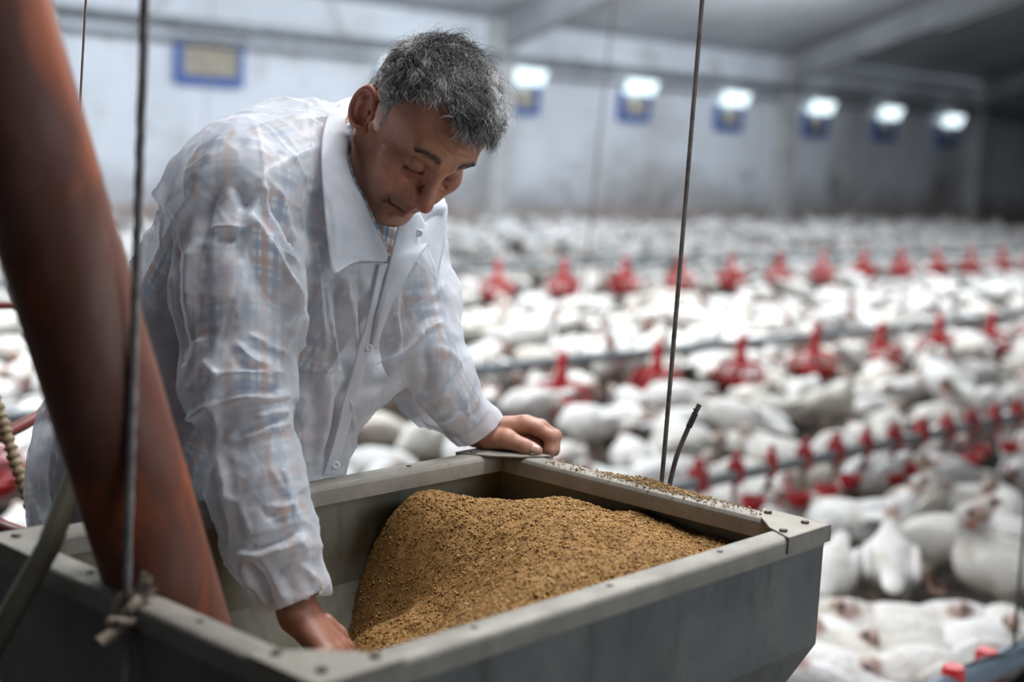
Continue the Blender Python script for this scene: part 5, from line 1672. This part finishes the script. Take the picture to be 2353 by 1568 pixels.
# crumpled facets: sharp little ridges between cells
_rs = np.random.default_rng(17)
sc_ = np.array([1.0, 1.0, .62])
def facets(cnt, seed, amp):
    st = cv[np.random.default_rng(seed).choice(len(cv), cnt, replace=False)] * sc_
    F1 = np.empty(len(cv)); F2 = np.empty(len(cv)); vv = cv * sc_
    for i in range(0, len(cv), 6000):
        d_ = np.sqrt(((vv[i:i + 6000, None] - st[None]) ** 2).sum(2)); d_.partition(1, axis=1)
        F1[i:i + 6000] = d_[:, 0]; F2[i:i + 6000] = d_[:, 1]
    g_ = np.clip(F2 - F1, 0, .03)
    return amp * (F1 / F1.mean() - 1) + amp * .9 * np.exp(-(g_ / .004) ** 1.2)
msk = np.clip(.75 + .8 * fbm(cv * 6, 2, 91), .15, 1.3) * (1 - .55 * np.clip(cn @ ax_n, 0, 1) * ((cv @ ax_b) > (CH @ ax_b) - .14))
disp += facets(300, 23, .0030) * msk + facets(1100, 29, .0010) * msk
for W_ in (RW, LW): disp *= np.clip(.25 + (np.linalg.norm(cv - W_, axis=1) - .03) / .06, .25, 1)
cv3 = cv + cn * np.maximum(disp, -.016)[:, None]
# sleeve and hem openings, neck and the open front
def sleeve_end(W, E, off, wob, ph_):
    ax = unit(W - E); rel = cv3 - W
    ang = np.arctan2(rel @ ax_n, rel @ ax_b)
    return rel @ ax - off - wob * np.sin(ang * 2 + ph_), (np.linalg.norm(rel, axis=1) < .09), ax
cut = np.zeros(len(cv), bool)
for W_, E_s, off, wob, ph_ in ((RW, RE, -.014, .005, 1.0), (LW, LE, .003, .002, 0.0)):
    g_, near_, ax = sleeve_end(W_, E_s, off, wob, ph_)
    sn = near_ & (np.abs(g_) < .0030)
    cv3[sn] -= g_[sn][:, None] * ax
    cut |= near_ & (g_ >= .0030)
_m1, _m2, _m3 = on_coat(772, 276), on_coat(776, 425), P(812, 236, 2.06)
nkn = unit(np.cross(_m2 - _m1, _m3 - _m1)); nkn *= np.sign(nkn @ (hl(0, 0, 0) - _m1))
gk = (cv3 - _m1) @ nkn; nkm = np.linalg.norm(cv - nk0, axis=1) < .16
sn = nkm & (np.abs(gk) < .003); cv3[sn] -= gk[sn][:, None] * nkn
cut |= nkm & (gk >= .003)
_lf = unit(np.cross(ray(800, 229) , ray(720, 245))); _lf *= np.sign(_lf @ _U)
gl = (cv3 - CAM) @ _lf; nlm = (np.linalg.norm(cv - P(790, 232, 2.0), axis=1) < .085) | (np.linalg.norm(cv - P(830, 232, 2.05), axis=1) < .10)
cut |= nlm & (gl > 0)
cut |= cv[:, 2] < .745
vd = cv - CAM; dep = vd @ _F
upx = IMW / 2 + FPX * (vd @ _R) / dep; upy = IMH / 2 - FPX * (vd @ _U) / dep
front = (cn @ ax_n > .1) & (cv @ ax_b > (CH @ ax_b) - .25)
def inpoly(x, y, poly):
    r_ = np.zeros(len(x), bool); k = len(poly)
    for i in range(k):
        x1, y1 = poly[i]; x2, y2 = poly[(i + 1) % k]
        c = ((y1 > y) != (y2 > y)) & (x < (x2 - x1) * (y - y1) / (y2 - y1 + 1e-9) + x1)
        r_ ^= c
    return r_
cut |= front & inpoly(upx, upy, [(815, 440), (850, 515), (893, 600), (912, 560), (935, 470), (930, 380), (830, 380)])
cf2 = cf[~cut[cf].any(1)]
cv4, cf2, _ = compact(cv3, cf2)
coat_o = obj('coat', cv4, cf2, M_coat, man)
# doubled cloth: seams, cuffs and shoulder yoke let less through
dbl = np.zeros(len(cv4))
for line, wd in (([(608, 399), (588, 470), (566, 590), (540, 700), (508, 800), (497, 918), (503, 1017), (520, 1115), (540, 1240), (570, 1320), (600, 1390)], .0062), ([(738, 335), (670, 362), (608, 399), (560, 470), (520, 600)], .004),
                 ([(905, 640), (912, 720), (918, 800)], .004)):
    L3 = [q for q in (on_coat(*c) for c in line) if q is not None]
    for a, b_ in zip(L3[:-1], L3[1:]):
        if np.linalg.norm(b_ - a) > .16: continue
        ab = b_ - a; t = np.clip(((cv4 - a) @ ab) / (ab @ ab), 0, 1); vw = unit((a + b_) / 2 - CAM)
        q = cv4 - a - t[:, None] * ab; q = q - (q @ vw)[:, None] * vw * .85
        dbl = np.maximum(dbl, np.clip(1.6 - np.linalg.norm(q, axis=1) / wd, 0, 1))
for W_, E_s in ((RW, RE), (LW, LE)):
    s_ax = (cv4 - W_) @ unit(W_ - E_s)
    dbl = np.maximum(dbl, np.clip((s_ax + .022) / .004, 0, 1) * (np.linalg.norm(cv4 - W_, axis=1) < .09) * .8)
da_ = coat_o.data.attributes.new('dbl', 'FLOAT', 'POINT'); da_.data.foreach_set('value', dbl.astype(np.float32))

# collar, lapels, plackets: cloth strips lofted between two lines
def depth_on(px, py, off):
    q = on_body(px, py, 1.45, 2.4, coat_f)
    if q is None: return None
    return q[0] - unit(ray(px, py)) * off
def cr(pts, m_):
    pts = np.asarray(pts, float); n = len(pts); out = []
    for s in np.linspace(0, n - 1, m_):
        i = min(int(s), n - 2); t = s - i
        p0, p1, p2, p3 = pts[max(i - 1, 0)], pts[i], pts[i + 1], pts[min(i + 2, n - 1)]
        out.append(.5 * ((2 * p1) + (p2 - p0) * t + (2 * p0 - 5 * p1 + 4 * p2 - p3) * t * t + (3 * p1 - p0 - 3 * p2 + p3) * t ** 3))
    return np.array(out)
def strip_cloth(name, A, B, bulge=0.0, mat=None, n=36, m_=12, th=.0012, seed=0, wr=.0016, parent=None):
    A, B = cr(A, n), cr(B, n)
    v = []
    for i in range(n):
        for j in range(m_):
            t = j / (m_ - 1)
            p = A[i] * (1 - t) + B[i] * t
            v.append(p)
    v = np.array(v)
    toc = unit(CAM - v.mean(0))
    tj = np.tile(np.linspace(0, 1, m_), n)
    v = v + toc * (bulge * np.sin(math.pi * tj))[:, None] + toc * (wr * fbm(v * 45, 2, seed))[:, None]
    f = [(i * m_ + j, i * m_ + j + 1, (i + 1) * m_ + j + 1, (i + 1) * m_ + j) for i in range(n - 1) for j in range(m_ - 1)]
    o = obj(name, v, np.array(f), mat or M_coat2, parent or man)
    if mat is M_plaid:
        at_ = o.data.attributes.new('pat', 'FLOAT_VECTOR', 'POINT')
        at_.data.foreach_set('vector', np.stack([np.repeat(np.arange(n), m_) * .0055, np.tile(np.arange(m_), n) * .0035, np.zeros(n * m_)], 1).astype(np.float32).ravel())
    s_ = o.modifiers.new('solid', 'SOLIDIFY'); s_.thickness = th; s_.offset = 0
    return o
def D(px, py, off=.006, dflt=None):
    q = depth_on(px, py, off)
    return q if (q is not None and dflt is None) else P(px, py, dflt)
def S(px, py, off, dflt):
    q = on_body(px, py, 1.5, 2.3, coat_f)
    return P(px, py, dflt) if q is None else q[0] - unit(ray(px, py)) * off
# right collar: from behind the neck down to its point
inner = [P(884, 216, 2.07), P(858, 234, 2.0), P(826, 252, 1.95), S(806, 300, .012, 1.9), S(797, 360, .012, 1.88), S(810, 412, .014, 1.87), S(835, 460, .014, 1.87), S(861, 520, .013, 1.868), S(884, 566, .012, 1.872), S(897, 602, .010, 1.875)]
outer = [P(812, 222, 2.09), P(776, 234, 2.02), S(752, 266, .012, 1.945), S(738, 340, .016, 1.885), S(742, 440, .022, 1.845), S(749, 520, .026, 1.832), S(757, 585, .028, 1.828), S(766, 628, .028, 1.828), S(794, 613, .026, 1.835), S(822, 598, .022, 1.845)]
collar = strip_cloth('collar', inner, outer, .007, n=60, m_=16, seed=3, wr=.0045)
# the shirt's own collar band, showing between the coat and the neck
sc_in = [S(834, 244, .004, 1.95), S(816, 275, .004, 1.9), S(809, 320, .004, 1.88), S(806, 370, .004, 1.88), S(818, 415, .006, 1.87), S(842, 462, .006, 1.87), S(868, 522, .006, 1.868), S(892, 575, .006, 1.872)]
sc_out = [S(806, 250, .007, 1.95), S(792, 285, .007, 1.9), S(784, 330, .008, 1.88), S(782, 380, .009, 1.88), S(795, 430, .009, 1.87), S(820, 480, .009, 1.87), S(848, 535, .009, 1.868), S(878, 590, .008, 1.872)]
strip_cloth('shirt_collar', sc_in, sc_out, .004, M_plaid, n=50, m_=10, seed=13, wr=.001)
# left collar and turned-out lapel
inner = [P(990, 440, 2.04), S(962, 470, .012, 1.96), S(940, 500, .014, 1.915), S(915, 545, .012, 1.890), S(897, 600, .010, 1.880)]
outer = [P(1022, 458, 2.07), S(1024, 480, .012, 2.05), S(1010, 515, .016, 1.98), S(990, 548, .018, 1.935), S(975, 560, .018, 1.92)]
strip_cloth('collar', inner, outer, .004, n=40, m_=14, seed=5)
inner = [S(922, 500, .020, 1.905), S(905, 560, .020, 1.882), S(894, 606, .018, 1.872), S(880, 665, .018, 1.868), S(862, 735, .018, 1.868), S(850, 800, .016, 1.872)]
outer = [S(964, 490, .024, 1.915), S(988, 545, .028, 1.908), S(966, 585, .028, 1.900), S(930, 645, .026, 1.893), S(893, 715, .022, 1.885), S(866, 800, .017, 1.885)]
lap = strip_cloth('lapel', inner, outer, .007, n=48, m_=14, seed=7, wr=.002)
# outer left collar wing behind the lapel
inner = [P(985, 452, 2.05), S(975, 500, .010, 1.99), S(958, 560, .011, 1.965), S(950, 600, .011, 1.955)]
outer = [P(1020, 460, 2.07), P(1028, 482, 2.07), S(1020, 560, .010, 2.05), S(1004, 640, .010, 2.04)]
strip_cloth('collar', inner, outer, .006, n=36, m_=12, seed=9)
# placket edge, from the opening to the hem
pl = [(894, 606), (876, 690), (858, 760), (846, 800), (832, 852), (812, 920), (796, 990), (780, 1045), (765, 1092)]
pa = [D(x + 4, y, .014) for x, y in pl]; pb = [D(x - 22, y, .012) for x, y in pl]
pa = [q if q is not None else P(x, y, 1.88) for q, (x, y) in zip(pa, pl)]
plk = strip_cloth('placket', pa, pb, .001, n=60, m_=8, seed=11, wr=.0022)
# snap buttons
M_btn = matte('snap_button', (.74, .75, .78), None, rough=.3)
for px, py, dd in ((963, 536, None), (848, 800, None), (772, 1070, None)):
    c = D(px, py, .031 if py < 600 else .019)
    if c is None: continue
    mb = MB(); mb.lathe([(.0001, .0010), (.0022, .0010), (.0030, .0018), (.0048, .0016), (.0056, 0)], c, 18, unit(CAM - c)); mb.build('snap_button', M_btn, man)
# cuffs' folded hems
def cuff(W, E, r_, d0, name='cuff_hem'):
    pass
print('man verts', len(V2), len(cv4))
